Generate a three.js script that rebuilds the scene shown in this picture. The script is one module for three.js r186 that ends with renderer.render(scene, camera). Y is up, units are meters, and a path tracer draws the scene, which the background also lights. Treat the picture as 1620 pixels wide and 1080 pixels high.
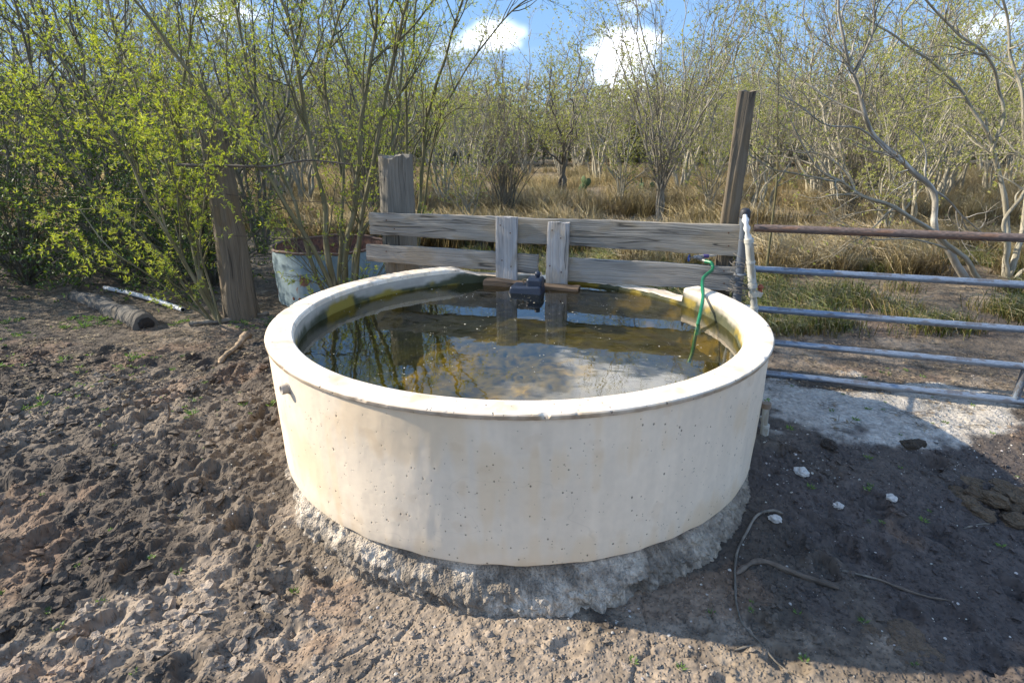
import * as THREE from 'three';
import { mergeGeometries, toCreasedNormals } from 'three/addons/utils/BufferGeometryUtils.js';
import { RoundedBoxGeometry } from 'three/addons/geometries/RoundedBoxGeometry.js';

// ------------------------------------------------------------------ camera, sky, sun, exposure
const scene = new THREE.Scene();
const camera = new THREE.PerspectiveCamera(61.93, 1024 / 682, 0.05, 800);
camera.position.set(-0.033, 1.417, 2.858);
camera.rotation.set(-19.06 * Math.PI / 180, 0, 0);
const renderer = new THREE.WebGLRenderer({ antialias: true });
renderer.setSize(1024, 682);
renderer.toneMapping = THREE.LinearToneMapping;
renderer.toneMappingExposure = 2.0;
renderer.shadowMap.enabled = true;
const SUN_EL = 30 * Math.PI / 180;
const sunDir = new THREE.Vector3(-0.976 * Math.cos(SUN_EL), Math.sin(SUN_EL), -0.217 * Math.cos(SUN_EL)).normalize();
const sun = new THREE.DirectionalLight(new THREE.Color().setRGB(1.0, 0.89, 0.73), 5.0);
sun.name = 'sun';
sun.position.copy(sunDir).multiplyScalar(40);
sun.castShadow = true;
sun.shadow.mapSize.set(4096, 4096);
Object.assign(sun.shadow.camera, { left: -14, right: 14, top: 14, bottom: -14, near: 1, far: 90 });
sun.shadow.radius = 1;
scene.add(sun, sun.target);

// ------------------------------------------------------------------ numbers and noise
function rngOf(seed) { let a = seed >>> 0; return () => { a = (a + 0x6D2B79F5) | 0; let t = Math.imul(a ^ (a >>> 15), 1 | a); t = (t + Math.imul(t ^ (t >>> 7), 61 | t)) ^ t; return ((t ^ (t >>> 14)) >>> 0) / 4294967296; }; }
const lerp = (a, b, t) => a + (b - a) * t, clamp = (x, a = 0, b = 1) => Math.min(b, Math.max(a, x));
const smooth = (a, b, x) => { const t = clamp((x - a) / (b - a)); return t * t * (3 - 2 * t); };
function hash(i, j, k) { let h = Math.imul(i, 374761393) ^ Math.imul(j, 668265263) ^ Math.imul(k, 2147483647 ^ 1274126177); h = Math.imul(h ^ (h >>> 13), 1274126177); h ^= h >>> 16; return (h >>> 0) / 4294967296; }
function n2(x, y, s = 0, px = 0, py = 0) {                       // value noise, -1..1, tiles over px, py when given
  let i = Math.floor(x), j = Math.floor(y); const f = x - i, g = y - j, u = f * f * f * (f * (f * 6 - 15) + 10), v = g * g * g * (g * (g * 6 - 15) + 10);
  let i1 = i + 1, j1 = j + 1;
  if (px) { i = ((i % px) + px) % px; i1 = ((i1 % px) + px) % px; }
  if (py) { j = ((j % py) + py) % py; j1 = ((j1 % py) + py) % py; }
  return lerp(lerp(hash(i, j, s), hash(i1, j, s), u), lerp(hash(i, j1, s), hash(i1, j1, s), u), v) * 2 - 1;
}
function n3(x, y, z, s = 0) {
  const i = Math.floor(x), j = Math.floor(y), k = Math.floor(z), f = x - i, g = y - j, h = z - k, u = f * f * (3 - 2 * f), v = g * g * (3 - 2 * g), w = h * h * (3 - 2 * h);
  const c = (a, b, d) => hash(a + d * 7919, b, d + s * 131);
  return lerp(lerp(lerp(c(i, j, k), c(i + 1, j, k), u), lerp(c(i, j + 1, k), c(i + 1, j + 1, k), u), v), lerp(lerp(c(i, j, k + 1), c(i + 1, j, k + 1), u), lerp(c(i, j + 1, k + 1), c(i + 1, j + 1, k + 1), u), v), w) * 2 - 1;
}
const fbm2 = (x, y, o, s = 0) => { let a = 0, m = 0.5, f = 1; for (let i = 0; i < o; i++) { a += m * n2(x * f, y * f, s + i); m *= 0.5; f *= 2.03; } return a; };
const fbm3 = (x, y, z, o, s = 0) => { let a = 0, m = 0.5, f = 1; for (let i = 0; i < o; i++) { a += m * n3(x * f, y * f, z * f, s + i); m *= 0.5; f *= 2.03; } return a; };
const tfbm = (u, v, fx, fy, o, s = 0) => { let a = 0, m = 0.5; for (let i = 0; i < o; i++) { a += m * n2(u * fx, v * fy, s + i, fx, fy); m *= 0.5; fx *= 2; fy *= 2; } return a; };
function cell(x, y, s = 0, px = 0, py = 0) {                     // distances to the two nearest scattered points, and the nearest's id
  const i = Math.floor(x), j = Math.floor(y); let a = 9, b = 9, id = 0;
  for (let p = -1; p < 2; p++) for (let q = -1; q < 2; q++) {
    let ii = i + p, jj = j + q; const wi = px ? ((ii % px) + px) % px : ii, wj = py ? ((jj % py) + py) % py : jj;
    const d = Math.hypot(ii + hash(wi, wj, s) - x, jj + hash(wi, wj, s + 1) - y);
    if (d < a) { b = a; a = d; id = hash(wi, wj, s + 2); } else if (d < b) b = d;
  }
  return [a, b, id];
}

// ------------------------------------------------------------------ the sky: clear blue with broken fair-weather cloud
{
  const w = 1536, h = 768, data = new Float32Array(w * h * 4);
  const puffs = [];
  const puff = (azDeg, elDeg, rx, ry, a = 0.55) => puffs.push([azDeg, elDeg, rx, ry, a]);   // azimuth from straight ahead, to the east positive
  puff(-1.5, 9.2, 4.8, 1.8, 0.66); puff(8.5, 7.8, 4.4, 2.6, 0.34); puff(-26, 8, 7, 4, 0.3);
  puff(9, 23.5, 12, 4.2, 0.75); puff(60, 14, 13, 6); puff(-70, 22, 14, 6); puff(110, 26, 16, 8); puff(165, 18, 16, 7); puff(-130, 24, 18, 8); puff(40, 42, 18, 9); puff(-20, 58, 16, 9); puff(140, 52, 18, 10); puff(-160, 50, 18, 10);
  for (let j = 0; j < h; j++) {
    const el = ((j + 0.5) / h - 0.5) * Math.PI, ce = Math.cos(el), y = Math.sin(el), elD = el * 180 / Math.PI;
    for (let i = 0; i < w; i++) {
      const az = ((i + 0.5) / w - 0.5) * 2 * Math.PI, x = ce * Math.cos(az), z = ce * Math.sin(az);
      const t = Math.pow(clamp(y), 0.32), sd = x * sunDir.x + y * sunDir.y + z * sunDir.z;
      let r = lerp(0.37, 0.03, t), g = lerp(0.51, 0.165, t), b = lerp(0.64, 0.45, t);
      const glow = 0.28 * Math.pow(clamp(sd), 9); r += glow; g += glow * 0.93; b += glow * 0.8;
      const ahead = Math.atan2(x, -z) * 180 / Math.PI;
      let bias = 0;
      for (const [pa, pe, rx, ry, a] of puffs) { let da = ahead - pa; if (da > 180) da -= 360; if (da < -180) da += 360; const q = (da * ce / rx) ** 2 + ((elD - pe) / ry) ** 2; if (q < 6) bias += a * Math.exp(-q); }
      const n = fbm3(x * 5 + 3, y * 11, z * 5, 5, 5) + 0.25 * fbm3(x * 22, y * 40, z * 22, 3, 15);
      const low = 0.22 * smooth(7, 0.5, elD) - 0.06;
      const d = smooth(0.14, 0.62, n + bias + low);
      const lit = 0.90 + 0.22 * n3(x * 9, y * 16, z * 9, 31) * d;
      r = lerp(r, 1.9 * lit, d * 0.9); g = lerp(g, 1.93 * lit, d * 0.9); b = lerp(b, 2.0 * lit, d * 0.9);
      if (y < 0) { r = 0.42; g = 0.40; b = 0.36; }
      data.set([r, g, b, 1], (j * w + i) * 4);
    }
  }
  const sky = new THREE.DataTexture(data, w, h, THREE.RGBAFormat, THREE.FloatType);
  sky.mapping = THREE.EquirectangularReflectionMapping; sky.magFilter = THREE.LinearFilter; sky.needsUpdate = true;
  scene.background = sky; scene.environment = sky;
}

// ------------------------------------------------------------------ helpers
const V3 = (x, y, z) => new THREE.Vector3(x, y, z);
const taken = new Map();
function numbered(name) { const k = taken.get(name) ?? 0; taken.set(name, k + 1); return k ? `${name}_${String(k).padStart(3, '0')}` : name; }
function tag(o, label, category, group, kind) { o.userData.label = label; o.userData.category = category; if (group) o.userData.group = group; if (kind) o.userData.kind = kind; return o; }
function shade(o) { o.traverse((m) => { if (m.isMesh) { m.castShadow = true; m.receiveShadow = true; } }); return o; }
function thing(name, label, category, p = [0, 0, 0], turn = 0, group) { const o = new THREE.Group(); o.name = numbered(name); o.position.set(...p); o.rotation.y = turn; tag(o, label, category, group); scene.add(o); return o; }
function part(name, g, m, parent) { const o = new THREE.Mesh(g, m); o.name = name; o.castShadow = o.receiveShadow = true; parent.add(o); return o; }
function single(name, g, m, label, category, group, kind) { const o = new THREE.Mesh(g, m); o.name = numbered(name); o.castShadow = o.receiveShadow = true; tag(o, label, category, group, kind); scene.add(o); return o; }
function tex(w, h, fn, srgb = false, repeat = true) {
  const d = new Uint8Array(w * h * 4);
  for (let j = 0; j < h; j++) for (let i = 0; i < w; i++) { const c = fn((i + 0.5) / w, (j + 0.5) / h, i, j); for (let k = 0; k < 3; k++) { let x = clamp(Array.isArray(c) ? c[k] : c); if (srgb) x = x <= 0.0031308 ? x * 12.92 : 1.055 * Math.pow(x, 1 / 2.4) - 0.055; d[(j * w + i) * 4 + k] = Math.round(x * 255); } d[(j * w + i) * 4 + 3] = 255; }
  const t = new THREE.DataTexture(d, w, h); t.magFilter = THREE.LinearFilter; t.minFilter = THREE.LinearMipmapLinearFilter; t.generateMipmaps = true;
  if (repeat) t.wrapS = t.wrapT = THREE.RepeatWrapping;
  if (srgb) t.colorSpace = THREE.SRGBColorSpace;
  t.needsUpdate = true; return t;
}
const per = (t, x, y = x) => { t.repeat.set(1 / x, 1 / y); return t; };   // one tile of the texture spans x by y metres
const std = (o) => new THREE.MeshStandardMaterial(o);
const lin = (r, g, b) => new THREE.Color().setRGB(r, g, b);
class Buf {                                                      // grows a triangle mesh with normals and colours
  constructor() { this.p = []; this.n = []; this.c = []; this.i = []; this.u = []; }
  v(x, y, z, nx, ny, nz, r, g, b, u = 0, w = 0) { this.p.push(x, y, z); this.n.push(nx, ny, nz); this.c.push(r, g, b); this.u.push(u, w); return this.p.length / 3 - 1; }
  get size() { return this.i.length / 3; }
  geo() { const g = new THREE.BufferGeometry(); g.setAttribute('position', new THREE.Float32BufferAttribute(this.p, 3)); g.setAttribute('normal', new THREE.Float32BufferAttribute(this.n, 3)); g.setAttribute('color', new THREE.Float32BufferAttribute(this.c, 3)); g.setAttribute('uv', new THREE.Float32BufferAttribute(this.u, 2)); g.setIndex(this.i); return g; }
  tube(pts, rad, sides, col, bump = 0, seed = 0) {
    const N = pts.length; let ref = null, base0 = this.p.length / 3, len = 0;
    for (let k = 0; k < N; k++) {
      const a = pts[Math.max(0, k - 1)], b = pts[Math.min(N - 1, k + 1)], t = V3(b.x - a.x, b.y - a.y, b.z - a.z).normalize();
      if (!ref) ref = Math.abs(t.y) > 0.9 ? V3(1, 0, 0) : V3(0, 1, 0);
      const e1 = V3().crossVectors(t, ref).normalize(), e2 = V3().crossVectors(e1, t).normalize(); ref = e2;
      if (k) len += pts[k].distanceTo(pts[k - 1]);
      let c = col(k / (N - 1), k, 0);
      for (let s = 0; s < sides; s++) {
        if (sides > 4 && s) c = col(k / (N - 1), k, s);
        const q = s / sides * Math.PI * 2, cx = Math.cos(q), sx = Math.sin(q), nx = e1.x * cx + e2.x * sx, ny = e1.y * cx + e2.y * sx, nz = e1.z * cx + e2.z * sx;
        const r = rad[k] * (1 + (bump ? bump * n3(pts[k].x * 30 + cx * 1.3, pts[k].y * 14, pts[k].z * 30 + sx * 1.3, seed) : 0));
        this.v(pts[k].x + nx * r, pts[k].y + ny * r, pts[k].z + nz * r, nx, ny, nz, c[0], c[1], c[2], s / sides * 0.3, len);
      }
    }
    for (let k = 0; k < N - 1; k++) for (let s = 0; s < sides; s++) { const a = base0 + k * sides + s, b = base0 + k * sides + (s + 1) % sides; this.i.push(a, a + sides, b, b, a + sides, b + sides); }
    for (const [k, f] of [[0, 1], [N - 1, -1]]) if (rad[k] > 0.004) {
      const t = V3().subVectors(pts[Math.min(N - 1, k + 1)], pts[Math.max(0, k - 1)]).normalize().multiplyScalar(-f), c = col(k / (N - 1), k), m = this.v(pts[k].x, pts[k].y, pts[k].z, t.x, t.y, t.z, ...c);
      const ring = []; for (let s = 0; s < sides; s++) { const q = (base0 + k * sides + s) * 3; ring.push(this.v(this.p[q], this.p[q + 1], this.p[q + 2], t.x, t.y, t.z, ...c)); }
      for (let s = 0; s < sides; s++) f > 0 ? this.i.push(m, ring[s], ring[(s + 1) % sides]) : this.i.push(m, ring[(s + 1) % sides], ring[s]);
    }
  }
  leaf(x, y, z, ax, ay, az, len, wid, sx, sy, sz, c) {            // a folded diamond blade along a, its width along s
    const nx = ay * sz - az * sy, ny = az * sx - ax * sz, nz = ax * sy - ay * sx, l = 1 / (Math.hypot(nx, ny, nz) || 1), mx = x + ax * len * 0.45, my = y + ay * len * 0.45, mz = z + az * len * 0.45;
    const k = this.p.length / 3;
    this.v(x, y, z, nx * l, ny * l, nz * l, ...c); this.v(mx + sx * wid, my + sy * wid, mz + sz * wid, nx * l, ny * l, nz * l, ...c);
    this.v(x + ax * len, y + ay * len, z + az * len, nx * l, ny * l, nz * l, ...c); this.v(mx - sx * wid, my - sy * wid, mz - sz * wid, nx * l, ny * l, nz * l, ...c);
    this.i.push(k, k + 2, k + 1, k, k + 3, k + 2);
  }
}
function spline(ctrl, step, wig = 0, seed = 0) {
  const c = new THREE.CatmullRomCurve3(ctrl.map((p) => V3(...p)), false, 'centripetal'), n = Math.max(3, Math.round(c.getLength() / step)), out = [];
  for (let k = 0; k <= n; k++) { const p = c.getPoint(k / n), w = wig * Math.min(1, k / 3); p.x += w * n3(p.y * 3, 1.7, p.z * 3 + seed, seed); p.z += w * n3(p.y * 3, 9.1, p.x * 3 + seed, seed + 1); p.y += 0.5 * w * n3(p.x * 3, 4.1, p.z * 3, seed + 2); out.push(p); }
  return out;
}

// ------------------------------------------------------------------ the ground's relief
const hoof = new Map();
{
  const r = rngOf(77);
  const add = (x, z, a, s, d) => { const k = Math.floor(x * 4) + ',' + Math.floor(z * 4); if (!hoof.has(k)) hoof.set(k, []); hoof.get(k).push([x, z, Math.cos(a), Math.sin(a), s, d]); };
  for (let k = 0; k < 430; k++) { const x = -4.6 + r() * 3.9, z = -1.1 + r() * 3.2; add(x, z, r() * 6.3, 0.05 + r() * 0.035, 0.010 + r() * 0.026); }
  for (let k = 0; k < 90; k++) add(0.9 + r() * 2.4, 0.3 + r() * 1.7, r() * 6.3, 0.05 + r() * 0.03, 0.008 + r() * 0.018);
  for (let k = 0; k < 16; k++) add(-0.9 + r() * 1.8, 1.3 + r() * 0.5, r() * 6.3, 0.05 + r() * 0.03, 0.01 + r() * 0.015);
}
function churnAt(x, z) { return clamp(smooth(-0.75, -1.35, x + 0.35 * n2(x * 1.7, z * 1.7, 3)) * smooth(-1.5, -0.3, z + 0.3 * n2(x * 1.3, z * 1.3, 9))); }
function caliche(x, z) { return smooth(0.55, 0.15, Math.hypot((x - 2.15) / 1.3, (z + 0.18) / 0.62) * 0.6 + 0.28 * fbm2(x * 3, z * 4, 3, 41)); }
function crust(x, z) { return smooth(0.66, 0.34, Math.hypot((x + 0.45) / 1.25, (z - 1.35) / 0.62) * 0.62 + 0.4 * fbm2(x * 4, z * 4, 3, 26)); }
function baseH(x, z) {
  let h = -0.015 - 0.155 * smooth(0.15, 1.25, z) + 0.02 * n2(x * 0.9, z * 0.9, 1) * smooth(0.8, 2.0, Math.hypot(x, z)) + 0.05 * n2(x * 0.15, z * 0.15, 2) * smooth(4, 12, Math.hypot(x, z));
  h -= 0.05 * smooth(1.4, 2.6, x) * smooth(-1.5, -0.5, z) * smooth(1.2, 0.2, z);
  h += 0.02 * caliche(x, z);
  const far = Math.hypot(x, z); if (far > 30) h += 0.006 * (far - 30) * (0.5 + 0.5 * n2(x * 0.02, z * 0.02, 4));
  return h;
}
function H(x, z, fine = true) {
  let h = baseH(x, z);
  if (!fine || Math.abs(x) > 9 || z < -9) return h;
  const far = smooth(9, 5, Math.max(Math.abs(x), -z)), c = churnAt(x, z), near = smooth(1.22, 1.42, Math.hypot(x, z));
  const cr = z > 0.2 ? crust(x, z) : 0, amt = (0.22 + 0.78 * c) * far * lerp(0.35, 1, near) * (1 - 0.6 * cr);
  const wx = x + 0.03 * n2(x * 9, z * 9, 60), wz = z + 0.03 * n2(x * 9, z * 9, 61);
  h += amt * (0.034 * (Math.abs(n2(wx * 4.2, wz * 4.2, 11)) - 0.35) + 0.021 * (Math.abs(n2(wx * 10, wz * 10, 12)) - 0.35) + 0.016 * (Math.abs(n2(wx * 23, wz * 23, 13)) - 0.35) + 0.008 * (Math.abs(n2(wx * 48, wz * 48, 18)) - 0.35)) + far * 0.006 * n2(x * 47, z * 47, 14) * (0.45 + 0.55 * c) * (1 - 0.5 * cr) + far * 0.003 * n2(x * 90, z * 90, 15);
  if (cr > 0.02) { const q = cell(wx * 5.2, wz * 5.2, 74); h -= cr * 0.013 * smooth(0.05, 0.0, q[1] - q[0]) * smooth(-0.3, 0.1, n2(x * 2.2, z * 2.2, 77)); }
  if (c > 0.05) { const ux = wx + 0.025 * n2(x * 20, z * 20, 63), uz = wz + 0.025 * n2(x * 20, z * 20, 64), q = cell(ux * 9, uz * 9, 70), p = cell(ux * 19, uz * 19, 71); h += c * (0.013 * smooth(0.6, 0.1, q[0]) * (q[2] > 0.6) + 0.009 * smooth(0.6, 0.15, p[0]) * (p[2] > 0.55)); }
  
  const ci = Math.floor(x * 4), cj = Math.floor(z * 4);
  for (let p = -1; p < 2; p++) for (let q = -1; q < 2; q++) for (const [hx, hz, ca, sa, s, d] of hoof.get((ci + p) + ',' + (cj + q)) ?? []) {
    const u = ((x - hx) * ca + (z - hz) * sa) / s, v = (-(x - hx) * sa + (z - hz) * ca) / (s * 0.72), r = Math.hypot(u, v) * (1 + 0.18 * n2(x * 30, z * 30, 80)); if (r > 2.2) continue;
    h += near * (-d * smooth(1.05, 0.72, r) + 0.4 * d * Math.exp(-((r - 1.35) ** 2) * 9) * (0.5 + 0.8 * (u > 0)));
  }
  return h;
}
const mixc = (a, b, t) => { a[0] = lerp(a[0], b[0], t); a[1] = lerp(a[1], b[1], t); a[2] = lerp(a[2], b[2], t); };
function soil(x, z) {                                            // the soil's colour at a place, with trough shade painted in at right
  const c = [0.130, 0.105, 0.080], a = fbm2(x * 1.1, z * 1.1, 4, 20), b = fbm2(x * 4, z * 4, 4, 26), d = fbm2(x * 14, z * 14, 3, 32);
  mixc(c, [0.062, 0.049, 0.038], 0.75 * smooth(-0.05, 0.35, a + 0.5 * b + 0.2 * smooth(-0.8, -2.5, x)));
  mixc(c, [0.30, 0.245, 0.185], 0.8 * smooth(0.1, 0.42, -a + 0.6 * b + 0.3 * d) * lerp(1, 0.55, churnAt(x, z)));
  mixc(c, [0.36, 0.295, 0.23], 0.8 * smooth(0.62, 0.3, Math.hypot((x + 0.45) / 1.25, (z - 1.35) / 0.62) * 0.62 + 0.5 * b + 0.2 * a));
  mixc(c, [0.088, 0.072, 0.066], 0.85 * smooth(0.8, 1.35, x + 0.5 * b) * smooth(1.55, 1.3, z + 0.3 * b - 0.12 * (x - 0.8)) * smooth(-0.3, 0.5, z + 0.4 * b));  // dark mud right of the trough, its cast shade painted into the tone
  mixc(c, [0.26, 0.165, 0.105], 0.45 * smooth(0.28, 0.42, fbm2(x * 2.6 + 9, z * 2.6, 3, 44)));
  mixc(c, [0.52, 0.49, 0.44], 0.9 * smooth(0.35, 0.75, caliche(x, z) + 0.25 * d));
  const yard = smooth(-1.6, -2.8, z + 0.5 * b + 0.35 * smooth(1.5, 3, x) - 0.3);
  mixc(c, [0.155, 0.125, 0.085], yard * 0.7);
  mixc(c, [0.34, 0.255, 0.13], 0.75 * smooth(-4, -8, z + 2 * a) * (0.7 + 0.6 * b));
  mixc(c, [0.40, 0.31, 0.20], 0.5 * smooth(0.1, 0.35, b) * yard);
  return [c, d];
}
const grounded = (x, z, d = 0) => [x, H(x, z) + d, z];
function axis(parts) { const o = [parts[0][0]]; for (const [a, b, s, grow] of parts) { let x = a, st = s; while (x < b - st * 0.5) { x += st; if (grow) st *= grow; o.push(Math.min(x, b)); } o[o.length - 1] = b; } return o; }
const mirror = (a) => a.map((x) => -x).reverse();
{
  const left = axis([[1.6, 3.0, 0.0135], [3.0, 4.6, 0.022], [4.6, 10, 0.05, 1.03], [10, 320, 0.5, 1.22]]), right = axis([[1.6, 2.8, 0.0135], [2.8, 3.6, 0.022], [3.6, 10, 0.05, 1.03], [10, 320, 0.5, 1.22]]);
  const xs = [...mirror(left), ...axis([[-1.6, 1.6, 0.0085]]).slice(1, -1), ...right];
  const zs = [...mirror(axis([[1.5, 3.2, 0.022], [3.2, 12, 0.04, 1.03], [12, 320, 0.5, 1.22]])), ...axis([[-1.5, 0.1, 0.014], [0.1, 1.8, 0.008], [1.8, 6, 0.03, 1.06], [6, 60, 1, 1.3]]).slice(1)];
  const nx = xs.length, nz = zs.length, pos = new Float32Array(nx * nz * 3), col = new Float32Array(nx * nz * 3), uv = new Float32Array(nx * nz * 2), idx = new Uint32Array((nx - 1) * (nz - 1) * 6);
  for (let j = 0; j < nz; j++) for (let i = 0; i < nx; i++) {
    const x = xs[i], z = zs[j], k = j * nx + i, R = Math.hypot(x, z); pos[k * 3] = x; pos[k * 3 + 2] = z;
    pos[k * 3 + 1] = R < 1.05 ? -0.25 : H(x, z);
    uv[k * 2] = x; uv[k * 2 + 1] = -z;
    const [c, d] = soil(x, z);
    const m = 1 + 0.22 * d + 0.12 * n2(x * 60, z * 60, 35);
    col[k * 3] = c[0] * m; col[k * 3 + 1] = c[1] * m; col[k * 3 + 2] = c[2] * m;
  }
  let q = 0; for (let j = 0; j < nz - 1; j++) for (let i = 0; i < nx - 1; i++) { const a = j * nx + i; if (Math.hypot(xs[i], zs[j]) < 1.08) continue; idx[q++] = a; idx[q++] = a + nx; idx[q++] = a + 1; idx[q++] = a + 1; idx[q++] = a + nx; idx[q++] = a + nx + 1; }
  const g = new THREE.BufferGeometry(); g.setAttribute('position', new THREE.BufferAttribute(pos, 3)); g.setAttribute('color', new THREE.BufferAttribute(col, 3)); g.setAttribute('uv', new THREE.BufferAttribute(uv, 2)); g.setIndex(new THREE.BufferAttribute(idx.slice(0, q), 1)); g.computeVertexNormals();
  const grit = (u, v) => { const a = cell(u * 90, v * 90, 300, 90, 90), b = cell(u * 34, v * 34, 310, 34, 34); return 0.42 + 0.5 * tfbm(u, v, 24, 24, 5, 320) + 0.3 * smooth(0.42, 0.1, a[0]) * (a[2] > 0.55) + 0.35 * smooth(0.4, 0.15, b[0]) * (b[2] > 0.7); };
  const bump = per(tex(1024, 1024, (u, v) => grit(u, v)), 1.1);
  const map = per(tex(1024, 1024, (u, v) => { const n = 0.80 + 0.32 * tfbm(u, v, 60, 60, 4, 340) + 0.22 * tfbm(u, v, 8, 8, 3, 350), p = cell(u * 120, v * 120, 360, 120, 120), s = (p[2] > 0.965 && p[0] < 0.3) ? 1.9 : 1; return [n * s, n * s * 0.99, n * s * 0.97].map((x) => Math.min(1, x * 0.82)); }), 1.1);
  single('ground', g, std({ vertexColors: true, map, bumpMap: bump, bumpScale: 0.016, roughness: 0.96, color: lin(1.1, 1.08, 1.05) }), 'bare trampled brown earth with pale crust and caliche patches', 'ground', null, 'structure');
}

// ------------------------------------------------------------------ the concrete water trough
const RIM = 0.607, WATER = 0.5, NOTCH = 0.522;
const NA = -26 * Math.PI / 180, NB = 64.5 * Math.PI / 180;     // the wall is cut down here, where the fence rails cross it; angles from straight back, clockwise from above
const round = (q) => q > Math.PI ? q - 2 * Math.PI : q;
const notchTop = (q0) => { const q = round(q0); return q > NB ? 9 : q > 0.15 ? NOTCH : q > NA ? lerp(RIM, 0.545, smooth(NA, NA + 0.28, q)) : 9; };
function sweep(profile, n, color, uvs = 1) {                      // profile(q) -> [[radius, y] ...] at the angle q
  const m = profile(Math.PI).length, pos = [], uv = [], col = [], idx = [], qs = [];
  for (let i = 0; i <= n; i++) qs.push(i / n * Math.PI * 2);
  for (const e of [NB]) for (const s of [-0.004, 0.004]) qs.push(e + s);
  qs.sort((a, b) => a - b);
  for (const q of qs) { let l = 0; const p = profile(q); p.forEach(([r, y], k) => { if (k) l += Math.hypot(r - p[k - 1][0], y - p[k - 1][1]); pos.push(Math.sin(q) * r, y, -Math.cos(q) * r); uv.push(q * 1.2 * uvs, l); if (color) col.push(...color(q, y, r, k)); }); }
  for (let i = 0; i < qs.length - 1; i++) for (let k = 0; k < m - 1; k++) { const a = i * m + k; idx.push(a, a + 1, a + m, a + 1, a + m + 1, a + m); }
  const g = new THREE.BufferGeometry(); g.setAttribute('position', new THREE.Float32BufferAttribute(pos, 3)); g.setAttribute('uv', new THREE.Float32BufferAttribute(uv, 2)); if (color) g.setAttribute('color', new THREE.Float32BufferAttribute(col, 3)); g.setIndex(idx); g.computeVertexNormals(); return g;
}
const LT = 2 * Math.PI * 1.2 / 2;                                 // the concrete texture tiles twice round the trough
const holes = []; { const r = rngOf(5); for (let k = 0; k < 1150; k++) { const dense = r() < 0.6; holes.push([r(), dense ? Math.pow(r(), 1.2) * 0.62 : r(), (0.0011 + 0.0032 * Math.pow(r(), 5)), 0.7 + 1.1 * r()]); } }
const holeMap = new Float32Array(2048 * 512);
for (const [u, v, s, e] of holes) { const ri = s / LT * 2048, rj = s * e / 0.96 * 512, ci = u * 2048, cj = v * 512; for (let j = Math.floor(cj - rj - 1); j <= cj + rj + 1; j++) for (let i = Math.floor(ci - ri - 1); i <= ci + ri + 1; i++) { const d = Math.hypot((i + 0.5 - ci) / (ri + 0.35), (j + 0.5 - cj) / (rj + 0.35)); if (d < 1 && j >= 0 && j < 512) { const k = j * 2048 + ((i % 2048) + 2048) % 2048; holeMap[k] = Math.max(holeMap[k], smooth(1, 0.4, d)); } } }
const concreteMap = tex(2048, 512, (u, v, i, j) => {
  const n = tfbm(u, v, 12, 3, 5, 400), f = tfbm(u, v, 160, 40, 4, 410), drip = tfbm(u, v, 90, 2, 3, 420), tan = smooth(-0.02, 0.36, tfbm(u, v, 8, 3, 4, 430) + 0.4 * drip), rust = smooth(0.30, 0.55, tfbm(u, v, 34, 12, 4, 440) + 0.3 * drip), hole = holeMap[j * 2048 + i];
  const crk = smooth(0.008, 0.0, Math.abs(tfbm(u, v, 5, 3, 5, 480))) * smooth(0.1, 0.25, tfbm(u, v, 4, 2, 2, 490)); const c = [0.735, 0.622, 0.475]; const k = 1 + 0.10 * n + 0.05 * f + 0.10 * drip;
  for (let q = 0; q < 3; q++) { c[q] *= k; c[q] = lerp(c[q], [0.66, 0.50, 0.31][q], 0.55 * tan); c[q] = lerp(c[q], [0.50, 0.33, 0.17][q], 0.16 * rust); c[q] = lerp(c[q], [0.09, 0.065, 0.045][q], Math.max(0.9 * hole, 0.10 * crk)); }
  return c;
}, true);
const concreteBump = tex(2048, 512, (u, v, i, j) => 0.7 + 0.12 * tfbm(u, v, 120, 32, 4, 450) + 0.10 * tfbm(u, v, 14, 4, 3, 460) - 0.6 * holeMap[j * 2048 + i]);
per(concreteMap, LT, 0.96); per(concreteBump, LT, 0.96);
const concrete = std({ map: concreteMap, bumpMap: concreteBump, bumpScale: 0.004, roughness: 0.86 });
const rimMat = std({ vertexColors: true, map: concreteMap, bumpMap: concreteBump, bumpScale: 0.004, roughness: 0.9 });
const trough = thing('water_trough', 'large round cream concrete water trough standing in the middle', 'water trough', [0, 0, 0]);
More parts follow.
